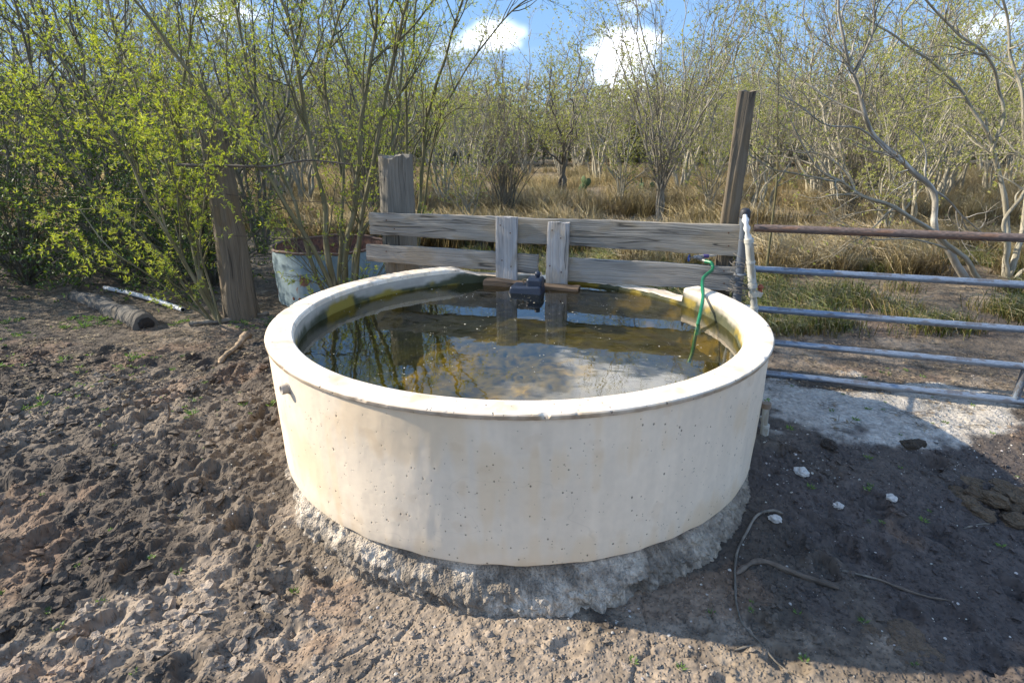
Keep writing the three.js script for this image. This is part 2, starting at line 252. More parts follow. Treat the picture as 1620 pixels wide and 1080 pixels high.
{
  const cut = (q, y) => { const t = notchTop(q); return t < 9 ? Math.min(y, t - 0.002 + 0.004 * n2(q * 30, 3, 7)) : y; };
  const wav = (q, y) => 0.0022 * n2(q * 5, y * 6, 8) + 0.0007 * n2(q * 40, y * 40, 9);
  part('wall', sweep((q) => { const p = [[1.12, -0.005], [1.196, -0.006 + 0.004 * n2(q * 14, 3, 1)], [1.205, 0.004 + 0.005 * n2(q * 14, 3, 1)]]; for (let k = 1; k <= 12; k++) { const y = 0.004 + k / 12 * 0.581; p.push([1.206 + 0.011 * k / 12 + wav(q, y), cut(q, y)]); } return p; }, 720), concrete, trough);
  part('rim', toCreasedNormals(sweep((q) => {
    const chip = 0.005 * smooth(0.36, 0.6, fbm2(q * 24, 2, 3, 50)), w = 0.0008 * n2(q * 5, 5, 51);
    return [[1.2165, 0.583], [1.2235, 0.5855 + 0.001 * n2(q * 60, 1, 53)], [1.2262, 0.5905 + w * 0.5], [1.2268 - chip, 0.6005 + w * 0.5 - chip], [1.2215 - chip * 1.6, RIM - 0.0015 - chip * 0.6 + w], [1.214 - chip, RIM + w], [1.19, RIM + w], [1.16, RIM + w + 0.001 * n2(q * 12, 8, 52)], [1.13, RIM - 0.001 + w], [1.113, RIM - 0.003 + w], [1.1065 + 0.5 * chip, RIM - 0.009 + w], [1.104, RIM - 0.03]].map(([r, y]) => [r, cut(q, y)]);
  }, 1100, (q, y, r, k) => {
    const a = fbm2(q * 9, r * 12, 4, 55), b = fbm2(q * 30, r * 60, 3, 56), grime = k >= 1 && k <= 3 ? 0.75 + 0.35 * b + 0.3 * a : 0.45 * smooth(0.12, 0.5, a + 0.4 * b + 0.25 * smooth(2.0, 1.0, Math.abs(round(q))) * (1 + b)), c = [1.1, 1.13, 1.18];
    return c.map((x, n) => lerp(x, [0.36, 0.31, 0.26][n], clamp(grime)));
  }), 0.5), rimMat, trough);
  part('inner_wall', sweep((q) => { const p = []; for (let k = 0; k <= 26; k++) { const y = RIM - 0.028 - k / 26 * 0.43; p.push([1.104 - 0.03 * k / 26 + 0.004 * n2(q * 22, y * 18, 57) * smooth(0, 3, k), cut(q, y)]); } return p; }, 900, (q, y) => {
    const n = fbm2(q * 14, y * 22, 4, 58), m = fbm2(q * 5, y * 9, 3, 59), line = WATER + 0.045 + 0.035 * n2(q * 3, 1, 62) + 0.03 * n, c = [0.38, 0.35, 0.29].map((x) => x * (1 + 0.3 * n));
    const al = smooth(line + 0.02, line - 0.015, y), moss = smooth(0.0, 0.28, m + 0.4 * n);
    const green = [lerp(0.045, 0.23, moss), lerp(0.050, 0.17, moss), lerp(0.022, 0.02, moss)];
    return c.map((x, k) => lerp(x, green[k], al));
  }), std({ vertexColors: true, roughness: 0.8, bumpMap: concreteBump, bumpScale: 0.005 }), trough);
  // the bed of silt and algae under the water
  const g = new THREE.RingGeometry(0.001, 1.085, 200, 90); g.rotateX(-Math.PI / 2);
  const P = g.attributes.position, col = new Float32Array(P.count * 3);
  for (let i = 0; i < P.count; i++) {
    const x = P.getX(i), z = P.getZ(i); P.setY(i, 0.28 + 0.035 * fbm2(x * 5, z * 5, 4, 63) + 0.012 * Math.abs(n2(x * 22, z * 22, 64)));
    const a = fbm2(x * 3.2, z * 3.2, 4, 65), b = fbm2(x * 14, z * 14, 3, 66), e = fbm2(x * 40, z * 40, 2, 67);
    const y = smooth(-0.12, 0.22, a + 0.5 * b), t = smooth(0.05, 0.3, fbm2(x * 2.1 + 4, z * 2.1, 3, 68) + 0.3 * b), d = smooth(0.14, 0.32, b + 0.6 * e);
    const mid = smooth(0.95, 0.3, Math.hypot((x + 0.25) / 0.85, (z - 0.10) / 0.7) + 0.5 * b), yy = lerp(0.25, 1, y) * mid; const c = [lerp(0.10, 0.62, yy), lerp(0.09, 0.41, yy), lerp(0.018, 0.014, yy)];  // yellow algae, brightened as a sunlit pool painted into the bed
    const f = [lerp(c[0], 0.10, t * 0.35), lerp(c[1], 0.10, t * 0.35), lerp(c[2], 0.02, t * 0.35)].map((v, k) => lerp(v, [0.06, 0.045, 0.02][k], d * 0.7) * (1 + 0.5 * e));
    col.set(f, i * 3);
  }
  g.setAttribute('color', new THREE.BufferAttribute(col, 3)); g.computeVertexNormals();
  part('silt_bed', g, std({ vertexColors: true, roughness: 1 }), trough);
  // drain plug on the wall
  const plug = new THREE.Group(); plug.name = 'drain_plug'; trough.add(plug);
  const qa = -131.6 * Math.PI / 180;                              // round on the sunlit flank
  plug.position.set(Math.sin(qa) * 1.212, 0.515, -Math.cos(qa) * 1.21); plug.rotation.y = -qa; 
  const pipe = new THREE.LatheGeometry([[0.0, 0.028], [0.009, 0.030], [0.012, 0.034], [0.0165, 0.036], [0.019, 0.034], [0.0195, 0.02], [0.019, -0.02]].map(([r, y]) => new THREE.Vector2(r, y)), 28); pipe.rotateX(-Math.PI / 2);
  part('pipe_end', pipe, std({ color: lin(0.34, 0.30, 0.25), roughness: 0.7 }), plug);
  const nut = new THREE.CylinderGeometry(0.025, 0.027, 0.012, 8); nut.rotateX(-Math.PI / 2); nut.translate(0, 0, -0.004); part('collar', nut, std({ color: lin(0.42, 0.37, 0.31), roughness: 0.8 }), plug);
}
{
  const g = new THREE.CircleGeometry(1.0985, 160); g.rotateX(-Math.PI / 2); g.translate(0, WATER, 0);
  const uv = g.attributes.uv; for (let i = 0; i < uv.count; i++) uv.setXY(i, uv.getX(i) * 2.2, uv.getY(i) * 2.2);
  const ripple = per(tex(1024, 1024, (u, v) => 0.5 + 0.5 * tfbm(u, v, 7, 9, 3, 470) + 0.06 * tfbm(u, v, 50, 60, 2, 476)), 2.2);
  single('water', g, new THREE.MeshPhysicalMaterial({ color: lin(0.62, 0.58, 0.36), transmission: 1, thickness: 0, roughness: 0.008, ior: 1.6, bumpMap: ripple, bumpScale: 0.0018 }), 'still olive water with floating specks filling the round concrete trough', 'water', null, 'structure');
}
{ // specks, petals and bits of leaf afloat
  const r = rngOf(31), N = 950, b = new Buf(); b.leaf(-0.5, 0, 0, 1, 0, 0, 1, 0.28, 0, 0, 1, [1, 1, 1]);
  const im = new THREE.InstancedMesh(b.geo(), std({ roughness: 0.8, vertexColors: true, side: THREE.DoubleSide }), N); im.name = 'floating_debris';
  const m = new THREE.Matrix4(), e = new THREE.Euler(), q = new THREE.Quaternion();
  for (let k = 0; k < N; k++) {
    let x, z; do { const a = r() * 6.283, d = 1.08 * Math.pow(r(), 0.45); x = Math.sin(a) * d; z = Math.cos(a) * d; } while (fbm2(x * 2.4, z * 2.4, 3, 90) < -0.12 + 0.22 * r());
    const s = 0.003 + 0.008 * Math.pow(r(), 5) + (k % 60 === 0 ? 0.012 : 0);
    m.compose(V3(x, WATER + 0.0025, z), q.setFromEuler(e.set(0.1 * (r() - 0.5), r() * 6.3, 0.1 * (r() - 0.5))), V3(s, s, s * (0.6 + r()))); im.setMatrixAt(k, m);
    const c = r(); im.setColorAt(k, c < 0.55 ? lin(0.42, 0.38, 0.27) : c < 0.8 ? lin(0.2, 0.15, 0.06) : lin(0.55, 0.53, 0.45));
  }
  tag(im, 'scattered specks and leaf bits floating on the trough water', 'debris', null, 'stuff'); scene.add(im);
}
// the rough footing that shows under the wall
{
  const rough = (q, t) => { const x = q * 1.2, y = t * 0.4; return 0.026 * fbm2(x * 5, y * 6, 4, 100) + 0.011 * (Math.abs(n2(x * 22, y * 24, 105)) - 0.3) + 0.006 * n2(x * 55, y * 55, 106) + 0.007 * n2(x * 120, y * 120, 107) + 0.008 * smooth(0.5, 0.1, cell(x * 38, y * 38, 111)[0]) * (cell(x * 38, y * 38, 111)[2] > 0.4) - 0.03 * smooth(0.12, 0.02, Math.abs(fbm2(x * 2.3 + 2, y * 1.5, 3, 108))) * smooth(0.2, 0.5, t); };
  const n = 1300, rows = 40;
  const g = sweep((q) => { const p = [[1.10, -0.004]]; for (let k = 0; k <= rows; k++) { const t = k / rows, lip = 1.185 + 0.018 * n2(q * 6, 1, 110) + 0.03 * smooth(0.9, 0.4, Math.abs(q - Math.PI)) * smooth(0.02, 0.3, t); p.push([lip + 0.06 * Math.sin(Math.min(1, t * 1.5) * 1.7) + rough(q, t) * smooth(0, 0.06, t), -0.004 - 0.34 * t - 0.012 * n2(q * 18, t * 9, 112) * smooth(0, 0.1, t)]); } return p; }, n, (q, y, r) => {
    const x = q * 1.2, a = fbm2(x * 5, y * 7, 4, 115), b = fbm2(x * 22, y * 22, 3, 120), e = cell(x * 70, y * 70, 125), w = smooth(-0.45, 0.35, a + 0.6 * b), dampShade = smooth(0.0, 1.2, Math.PI - q + 0.5 * b), c = [lerp(0.19, lerp(0.42, 0.27, dampShade), w), lerp(0.16, lerp(0.365, 0.235, dampShade), w), lerp(0.125, lerp(0.295, 0.18, dampShade), w)];  // right half darker: damp moss plus its shaded side painted in
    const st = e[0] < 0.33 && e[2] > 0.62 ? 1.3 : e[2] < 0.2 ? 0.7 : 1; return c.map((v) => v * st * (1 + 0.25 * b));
  });
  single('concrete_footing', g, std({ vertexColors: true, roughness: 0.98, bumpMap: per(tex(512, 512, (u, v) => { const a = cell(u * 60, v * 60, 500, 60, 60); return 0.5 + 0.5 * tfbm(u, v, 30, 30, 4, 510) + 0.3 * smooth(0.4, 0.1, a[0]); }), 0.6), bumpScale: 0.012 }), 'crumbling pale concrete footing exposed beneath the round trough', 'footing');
}

// ------------------------------------------------------------------ weathered timber
const grain = (u, v) => { const w = 0.05 * tfbm(u, v, 3, 4, 3, 600), y = v + w; return { fine: tfbm(u, y, 4, 128, 3, 610), mid: tfbm(u, y, 3, 30, 3, 620), crack: smooth(0.07, 0.0, Math.abs(tfbm(u, y, 2, 14, 3, 630))) * smooth(-0.05, 0.2, tfbm(u, v, 4, 6, 2, 640)) }; };
const woodMap = tex(1024, 512, (u, v) => { const g = grain(u, v), s = tfbm(u, v, 5, 5, 4, 650), k = 1 + 0.34 * g.fine + 0.14 * g.mid + 0.35 * s; const c = [0.275, 0.262, 0.238].map((x) => x * k); const t = smooth(0.05, 0.35, s); return c.map((x, q) => lerp(lerp(x, [0.20, 0.165, 0.115][q] * k, t * 0.6), 0.035, g.crack * 0.85)); }, true);
const woodBump = tex(1024, 512, (u, v) => { const g = grain(u, v); return 0.6 + 0.35 * g.fine + 0.25 * g.mid - 0.5 * g.crack; });
const wood = (tint, sx = 1.4, sy = 0.42, ox = 0, oy = 0) => { const m = woodMap.clone(), b = woodBump.clone(); for (const t of [m, b]) { per(t, sx, sy); t.offset.set(ox, oy); } return std({ map: m, bumpMap: b, bumpScale: 0.007, roughness: 0.93, color: lin(...tint) }); };
// A board of sawn, weathered wood: length along x from 0, height along y from 0, thickness along z behind 0. ragged ends, worn edges
function board(len, h0, h1, thick, seed, worn = 0.004, sag = 0) {
  const g = new THREE.BoxGeometry(len, 1, thick, Math.max(6, Math.round(len * 45)), 8, 4), P = g.attributes.position, U = g.attributes.uv, N = g.attributes.normal.clone();
  for (let i = 0; i < P.count; i++) {
    const bx = P.getX(i), by = P.getY(i) + 0.5, bz = P.getZ(i), t = bx / len + 0.5, hh = lerp(h0, h1, t);
    const ex = len / 2 - Math.abs(bx), ey = Math.min(by, 1 - by) * hh, ez = thick / 2 - Math.abs(bz);
    let x = bx, y = by * hh, z = bz;
    const edge = 0.006; if (ey < edge && ez < edge) { const s = 0.3 + 0.9 * Math.abs(n3(x * 9, by * 3, z * 30, seed)); y += (by < 0.5 ? 1 : -1) * edge * s; z -= Math.sign(bz) * edge * 0.6 * s; }
    if (ex < 0.002) { x -= Math.sign(bx) * 0.016 * Math.abs(fbm2(by * 5 + seed, bz * 20, 3, seed)); }
    y += worn * n3(x * 4, by * 2, seed, seed + 1) + worn * 0.5 * n3(x * 22, by * 2, seed, seed + 2) + sag * Math.sin(Math.PI * t);
    z += worn * 0.6 * n3(x * 3, y * 9, seed, seed + 3) + 0.0015 * n3(x * 6, y * 60, seed, seed + 4);
    P.setXYZ(i, x + len / 2, y, z - thick / 2);
    const ny = Math.abs(N.getY(i)), nx = Math.abs(N.getX(i)); U.setXY(i, nx > 0.5 ? bz : bx + seed * 0.37, (ny > 0.5 ? bz : y) + seed * 0.11);
  }
  g.computeVertexNormals(); return g;
}
const turnUp = (g) => { g.rotateZ(Math.PI / 2); return g; };      // a board stood on end: length along y, width to the left of x = 0
const FB = [-1.082, 0, -1.38], FTURN = -Math.atan2(0.693, 2.47);
const ALONG = [Math.cos(-FTURN), Math.sin(-FTURN)];
const onFence = (s, off) => [FB[0] + ALONG[0] * s - ALONG[1] * off, FB[2] + ALONG[1] * s + ALONG[0] * off];
{
  const f = thing('plank_fence', 'grey weathered plank rails and upright boards across the back of the trough', 'fence', FB, FTURN);
  const greys = [[0.98, 0.95, 0.88], [0.92, 0.89, 0.84], [0.98, 0.97, 0.94], [1.25, 1.28, 1.36], [1.28, 1.3, 1.36]];
  const put = (g, m, name, x, y, z, rz = 0) => { const o = part(name, g, m, f); o.position.set(x, y, z); o.rotation.z = rz; return o; };
  put(board(2.575, 0.163, 0.190, 0.042, 3, 0.004), wood(greys[0]), 'rail', -0.006, 0.788, 0, -0.0112);
  put(board(1.325, 0.131, 0.136, 0.042, 14, 0.004), wood(greys[1], 1.4, 0.42, 0.3, 0.4), 'rail', -0.053, 0.586, -0.002, -0.0165);
  put(board(1.10, 0.162, 0.156, 0.042, 25, 0.004), wood(greys[2], 1.4, 0.42, 0.6, 0.7), 'rail', 1.478, 0.529, 0.001, 0.003);
  put(turnUp(board(0.455, 0.156, 0.151, 0.038, 36, 0.003)), wood(greys[3], 1.2, 0.36, 0.1, 0.2), 'upright_board', 1.134, 0.502, 0.0435);
  put(turnUp(board(0.446, 0.157, 0.152, 0.038, 47, 0.003)), wood(greys[4], 1.2, 0.36, 0.5, 0.6), 'upright_board', 1.494, 0.488, 0.0435, -0.008);
  put(board(0.665, 0.125, 0.12, 0.10, 58, 0.006), wood([0.42, 0.31, 0.22], 1.2, 0.36, 0.4, 0.1), 'cross_beam', 0.922, 0.41, 0.155, -0.008);
  const nails = new Buf(), r = rngOf(8);
  const nailGeo = new THREE.CylinderGeometry(0.0045, 0.0045, 0.004, 7); nailGeo.rotateX(Math.PI / 2);
  for (const [x, y, z] of [[1.02, 0.90, 0.0465], [1.09, 0.85, 0.0465], [1.03, 0.66, 0.0465], [1.095, 0.62, 0.0465], [1.38, 0.88, 0.0465], [1.44, 0.83, 0.0465], [1.37, 0.64, 0.0465], [1.45, 0.6, 0.0465], [0.14, 0.90, 0.003], [0.2, 0.84, 0.003], [2.49, 0.9, 0.003], [2.5, 0.82, 0.003], [2.49, 0.66, 0.004], [2.5, 0.58, 0.004], [0.12, 0.67, 0.002]]) put(nailGeo, std({ color: lin(0.12, 0.06, 0.035), roughness: 0.8, metalness: 0.4 }), 'nail', x, y, z);
}
// float valve under its moulded cover
{
  const [x, z] = onFence(1.26, 0.235), o = thing('float_valve', 'dark blue moulded plastic float valve cover sitting at the water beside the boards', 'float valve', [x, 0.44, z], FTURN);
  const m = std({ color: lin(0.016, 0.024, 0.042), roughness: 0.4 });
  const b = new RoundedBoxGeometry(0.222, 0.115, 0.15, 5, 0.016); const P = b.attributes.position; for (let i = 0; i < P.count; i++) { const px = P.getX(i), py = P.getY(i), pz = P.getZ(i), k = 1 + 0.06 * (py > 0 ? -1 : 1); P.setXYZ(i, px * k, py + 0.006 * n3(px * 14, py * 5, pz * 9, 3) + (py > 0 ? -0.014 * smooth(0.02, -0.1, px) : 0), pz * k + 0.005 * n3(px * 16, py * 18, 1, 4)); } b.computeVertexNormals(); b.translate(0, 0.058, 0);
  part('housing', b, m, o);
  const c = new RoundedBoxGeometry(0.105, 0.07, 0.11, 4, 0.02); c.translate(0.055, 0.125, 0); part('valve_cap', c, m, o);
  const k = new THREE.LatheGeometry([[0, 0.034], [0.010, 0.033], [0.018, 0.026], [0.020, 0.014], [0.016, 0.002], [0.011, -0.006], [0.011, -0.03]].map(([r, y]) => new THREE.Vector2(r, y)), 24); k.translate(0.07, 0.166, 0); part('knob', k, m, o);
  const w = new Buf(); w.tube(spline([[-0.02, 0.11, 0], [-0.03, 0.135, 0.004], [0.01, 0.142, 0.002], [0.03, 0.135, 0]], 0.01), new Array(10).fill(0.004), 7, () => [1, 1, 1]); part('float_rod', w.geo(), std({ color: lin(0.3, 0.22, 0.14), roughness: 0.6, metalness: 0.5 }), o);
}
// ------------------------------------------------------------------ posts
function post(len, rx, rz, taper, seed, sides = 30, square = 0) {  // a cracked upright, y from -0.3 to len
  const rows = Math.round(len * 26), pos = [], uv = [], idx = [];
  const R = (q, y) => { const t = clamp(y / len), k = lerp(1, taper, t); let cx = Math.cos(q), cz = Math.sin(q); if (square) { const e = 1 / Math.max(Math.abs(cx), Math.abs(cz)); cx *= lerp(1, e, square); cz *= lerp(1, e, square); }
    const ck = (square ? 0.25 : 1) * -0.10 * smooth(0.16, 0.0, Math.abs(n2(q * 3.2, y * 1.1, seed))) - 0.05 * smooth(0.2, 0.0, Math.abs(n2(q * 9, y * 1.7 + 5, seed + 1))); const n = 1 + 0.05 * n2(q * 2, y * 2.2, seed + 2) + ck + 0.02 * n2(q * 16, y * 5, seed + 3); return [cx * rx * k * n + 0.02 * n2(y * 1.3, 1, seed + 4), cz * rz * k * n + 0.02 * n2(y * 1.3, 2, seed + 5)]; };
  const qs = []; for (let s = 0; s <= sides * 2; s++) qs.push(s / (sides * 2) * Math.PI * 2);
  for (let k = 0; k <= rows; k++) { const y = lerp(-0.3, len, k / rows); qs.forEach((q) => { const qq = q > 6.283 ? 0 : q, [x, z] = R(qq, y); pos.push(x, k === rows ? y + (square ? 0.008 : 0.03) * n2(x * 25, z * 25, seed + 6) : y, z); uv.push(y + 0.3, q * (rx + rz) / 2); }); }
  const m = qs.length; for (let k = 0; k < rows; k++) for (let s = 0; s < m - 1; s++) { const a = k * m + s; idx.push(a, a + m, a + 1, a + 1, a + m, a + m + 1); }
  const top = pos.length / 3; for (let ring = 0; ring < 2; ring++) qs.forEach((q, s) => { const a = (rows * m + s) * 3, f = ring ? 0.45 : 1; pos.push(pos[a] * f, len + (pos[a + 1] - len) * f + 0.012 * n2(pos[a] * f * 40, pos[a + 2] * f * 40, seed + 7) * (ring ? 1 : 0), pos[a + 2] * f); uv.push(pos[a], pos[a + 2]); });
  const ctr = pos.length / 3; pos.push(0, len, 0); uv.push(0, 0);
  for (let s = 0; s < m - 1; s++) { const a = top + s, b = top + m + s; idx.push(a, b, a + 1, a + 1, b, b + 1, b, ctr, b + 1); }
  const g = new THREE.BufferGeometry(); g.setAttribute('position', new THREE.Float32BufferAttribute(pos, 3)); g.setAttribute('uv', new THREE.Float32BufferAttribute(uv, 2)); g.setIndex(idx); g.computeVertexNormals(); return g;
}
const stand = (o, x, z, y = H(x, z, false), turn = 0, rx = 0, rz = 0) => { o.position.set(x, y, z); o.rotation.set(rx, turn, rz); return o; };
stand(single('fence_post', post(1.54, 0.145, 0.13, 0.68, 201), wood([0.54, 0.47, 0.37], 1.5, 0.5), 'thick leaning split grey post behind the leafy shrub left of the trough', 'post', 'old timber fence posts'), -2.39, -1.93, -0.02, 0.5, 0, 0.012);
stand(single('fence_post', post(1.36, 0.138, 0.12, 0.93, 221), wood([0.66, 0.62, 0.54], 1.5, 0.5, 0.3, 0.2), 'squat cracked grey post behind the far end of the plank rails', 'post', 'old timber fence posts'), -0.895, -1.60, -0.02, 0.2);
stand(single('fence_post', post(1.745, 0.054, 0.046, 0.9, 241, 20, 0.85), wood([0.50, 0.43, 0.33], 1.5, 0.4, 0.6, 0.5), 'tall slim dark square post rising above the plank rails by the gate', 'post', 'old timber fence posts'), 1.365, -0.80, -0.03, -0.27);

// ------------------------------------------------------------------ tube gate, its post, pipes and tap
const GT = -18 * Math.PI / 180, gx = (s) => 1.47 + Math.cos(18 * Math.PI / 180) * s, gz = (s) => -0.66 + Math.sin(18 * Math.PI / 180) * s;
const galvMap = per(tex(512, 512, (u, v) => { const a = tfbm(u, v, 6, 6, 4, 700), b = tfbm(u, v, 40, 40, 3, 710), t = smooth(0.18, 0.34, a + 0.35 * b); return [lerp(0.34 + 0.10 * b, 0.17, t * 0.6), lerp(0.37 + 0.10 * b, 0.11, t * 0.6), lerp(0.40 + 0.10 * b, 0.07, t * 0.6)]; }, true), 0.5);
const galv = std({ map: galvMap, color: lin(0.60, 0.67, 0.76), roughness: 0.45, metalness: 0.55, bumpMap: per(tex(256, 256, (u, v) => 0.5 + 0.5 * tfbm(u, v, 30, 30, 3, 720)), 0.2), bumpScale: 0.001 });
const rustMap = per(tex(512, 512, (u, v) => { const a = tfbm(u, v, 5, 5, 4, 730), b = tfbm(u, v, 30, 30, 4, 740), k = 1 + 0.7 * b, t = smooth(-0.05, 0.3, a + 0.3 * b); return [lerp(0.13, 0.175, t) * k, lerp(0.10, 0.105, t) * k, lerp(0.088, 0.072, t) * k]; }, true), 0.5);
const rusty = std({ map: rustMap, roughness: 0.85, metalness: 0.25 });
const rod = (a, b, r, sides = 18, mid = 12) => { const g = new Buf(), pts = []; for (let k = 0; k <= mid; k++) pts.push(V3(lerp(a[0], b[0], k / mid), lerp(a[1], b[1], k / mid), lerp(a[2], b[2], k / mid))); g.tube(pts, pts.map(() => r), sides, () => [1, 1, 1]); return g.geo(); };
{
  const g = thing('tube_gate', 'five bar galvanised tube gate with a rusted top rail beside the trough', 'gate', [1.47, 0, -0.66], GT);
  const L = 1.55 + 1.9;
  [[0.936, 0.0235, rusty], [0.680, 0.0205, galv], [0.429, 0.0205, galv], [0.211, 0.0205, galv], [0.0, 0.0215, galv]].forEach(([y, r, m], k) => { const o = part('bar', rod([-0.02, y + 0.004 * (k % 2), 0], [L, y - 0.004 * k + 0.008, 0], r, 20, 40), m, g); if (k === 0) o.userData.label = 'brown rusted top bar of the gate'; });
  part('stile', rod([1.53, -0.002, -0.002], [1.545, 0.93, 0.001], 0.0195), galv, g);
  part('stile', rod([L, -0.01, 0], [L, 0.94, 0], 0.022), galv, g);
}
const pipeMat = std({ map: per(tex(256, 512, (u, v) => { const a = tfbm(u, v, 4, 6, 4, 750), b = tfbm(u, v, 30, 14, 3, 760), t = smooth(0.0, 0.3, a + 0.4 * b); return [lerp(0.42, 0.30, t), lerp(0.41, 0.27, t), lerp(0.36, 0.21, t)]; }, true), 0.3, 0.6), roughness: 0.62 });
const steel = std({ color: lin(0.115, 0.135, 0.165), roughness: 0.5, metalness: 0.4 });
{
  const o = thing('gate_post', 'dark blue grey steel gate post beside the leaning plastic pipe', 'post', [1.435, 0, -0.70]);
  part('shaft', rod([0, -0.2, 0], [-0.035, 1.02, 0], 0.03, 22, 8), steel, o);
  const cap = new THREE.LatheGeometry([[0.0, 0.028], [0.014, 0.026], [0.026, 0.018], [0.032, 0.004], [0.033, -0.03], [0.030, -0.034]].map(([r, y]) => new THREE.Vector2(r, y)), 24); cap.translate(-0.035, 1.025, 0); part('cap', cap, std({ color: lin(0.018, 0.02, 0.026), roughness: 0.6 }), o);
  const ring = new THREE.TorusGeometry(0.034, 0.008, 10, 24); ring.rotateX(Math.PI / 2); const c = part('hinge_collar', ring, galv, o); c.position.set(-0.02, 0.64, 0);
}
{ // standpipe in front of the gate post
  const o = thing('standpipe', 'grey plastic standpipe with couplings and a white swivel neck by the gate', 'pipe', [1.60, 0, -0.60]);
  const at = (y) => [-0.0 - 0.195 * (y + 0.0) / 0.9 * 1.0, y, -0.02 + 0.0 * y];
  part('pipe', rod(at(-0.15), at(0.60), 0.0205, 20, 6), pipeMat, o); part('pipe', rod(at(0.60), at(0.862), 0.0245, 22, 4), pipeMat, o);
  for (const [y, h, r] of [[0.865, 0.024, 0.0285], [0.735, 0.014, 0.0275], [0.585, 0.024, 0.0285], [0.44, 0.02, 0.0255]]) part('coupling', rod(at(y - h / 2), at(y + h / 2), r, 24, 2), pipeMat, o);
  const clamp_ = part('clamp', rod(at(0.515), at(0.548), 0.0275, 22, 2), std({ color: lin(0.50, 0.45, 0.35), roughness: 0.7 }), o);
  const [cx, cy, cz] = at(0.53); part('clamp', rod([cx + 0.03, cy - 0.014, cz], [cx + 0.042, cy + 0.016, cz + 0.002], 0.021, 18, 2), std({ color: lin(0.50, 0.45, 0.35), roughness: 0.7 }), o);
  const bolt = new THREE.LatheGeometry([[0, 0.052], [0.008, 0.05], [0.013, 0.042], [0.02, 0.036], [0.022, 0.03], [0.012, 0.026], [0.014, 0.012], [0.012, 0.0]].map(([r, y]) => new THREE.Vector2(r, y)), 14); bolt.translate(cx + 0.04, cy + 0.012, cz); const bt = part('bolt', bolt, std({ color: lin(0.30, 0.09, 0.04), roughness: 0.85 }), o); bt.userData.label = 'rusty red bolt head on the standpipe clamp';
  const white = std({ color: lin(0.62, 0.62, 0.60), roughness: 0.45 }), t = at(0.875);
  const path = [t, [t[0] - 0.012, 0.905, t[2]], [t[0] - 0.02, 0.935, t[2] + 0.004], [t[0] - 0.028, 0.965, t[2]], [t[0] - 0.032, 0.99, t[2] - 0.01], [t[0] - 0.03, 1.012, t[2] - 0.03]];
  const nb = new Buf(), sp = spline(path, 0.008), rr = sp.map((p, k) => 0.0165 + 0.0045 * Math.sin(k * 0.95)); nb.tube(sp, rr, 18, () => [1, 1, 1]); part('swivel_neck', nb.geo(), white, o);
}
{ // short stub of pipe against the trough
  const o = thing('pipe_stub', 'short upright grey pipe stub with couplings at the shaded side of the trough', 'pipe', [1.293, -0.045, 0.193]);
  part('pipe', rod([0, -0.08, 0], [-0.012, 0.2, -0.002], 0.0165, 18, 4), pipeMat, o); part('coupling', rod([0.0, -0.005, 0], [-0.002, 0.062, 0], 0.0215, 20, 2), pipeMat, o); part('coupling', rod([-0.002, 0.068, 0], [-0.003, 0.083, 0], 0.022, 20, 2), pipeMat, o); part('coupling', rod([-0.010, 0.178, -0.002], [-0.012, 0.205, -0.002], 0.0225, 20, 2), std({ color: lin(0.22, 0.16, 0.11), roughness: 0.8 }), o); part('brace', rod([0.045, -0.06, -0.03], [-0.01, 0.11, -0.04], 0.009, 10, 3), pipeMat, o);
}
{ // tap on its white pipe over the lower rail
  const P = (s, y, off) => { const [x, z] = onFence(s, off); return [x, y, z]; };
  const o = thing('water_tap', 'white plastic pipe with a metal tap and blue handle over the lower rail', 'tap');
  part('pipe', rod(P(2.385, 0.738, -0.075), P(2.475, 0.752, -0.09), 0.0105, 16, 3), std({ color: lin(0.68, 0.68, 0.66), roughness: 0.4 }), o);
  part('primer_band', rod(P(2.362, 0.7345, -0.072), P(2.393, 0.739, -0.076), 0.0135, 16, 2), std({ color: lin(0.10, 0.085, 0.30), roughness: 0.5 }), o);
  part('tap_body', rod(P(2.30, 0.725, -0.06), P(2.366, 0.735, -0.0725), 0.0115, 16, 2), std({ color: lin(0.36, 0.36, 0.36), metalness: 0.7, roughness: 0.42 }), o);
  part('stem', rod(P(2.275, 0.722, -0.055), P(2.305, 0.726, -0.061), 0.006, 12, 2), std({ color: lin(0.25, 0.22, 0.18), metalness: 0.6, roughness: 0.5 }), o);
  const wheel = new THREE.TorusGeometry(0.019, 0.005, 10, 22); const wl = part('handle', wheel, std({ color: lin(0.02, 0.07, 0.30), roughness: 0.45 }), o); wl.position.set(...P(2.272, 0.721, -0.055)); wl.rotation.y = FTURN + Math.PI / 2 - 0.25;
  part('spout', rod(P(2.322, 0.726, -0.06), P(2.385, 0.715, 0.022), 0.0115, 14, 3), std({ color: lin(0.25, 0.25, 0.24), metalness: 0.6, roughness: 0.5 }), o);
  const drop = part('elbow_pipe', rod(P(2.475, 0.752, -0.09), P(2.52, 0.66, -0.10), 0.0105, 14, 3), std({ color: lin(0.05, 0.05, 0.05), roughness: 0.7 }), o);
  const hb = new Buf(), hp = spline([P(2.372, 0.717, 0.012), P(2.405, 0.716, 0.042), P(2.418, 0.69, 0.062), [1.10, 0.665, -0.45], [1.045, 0.60, -0.255], [1.005, 0.55, -0.15], [0.975, 0.49, -0.09], [0.955, 0.43, -0.05], [0.94, 0.36, -0.02], [0.92, 0.31, 0.0]], 0.012);
  hb.tube(hp, hp.map((_, k) => k < 4 ? 0.0125 : 0.0102), 14, () => [1, 1, 1]);
  single('garden_hose', hb.geo(), std({ color: lin(0.008, 0.155, 0.065), roughness: 0.32 }), 'glossy green garden hose hanging from the tap into the trough water', 'hose');
}
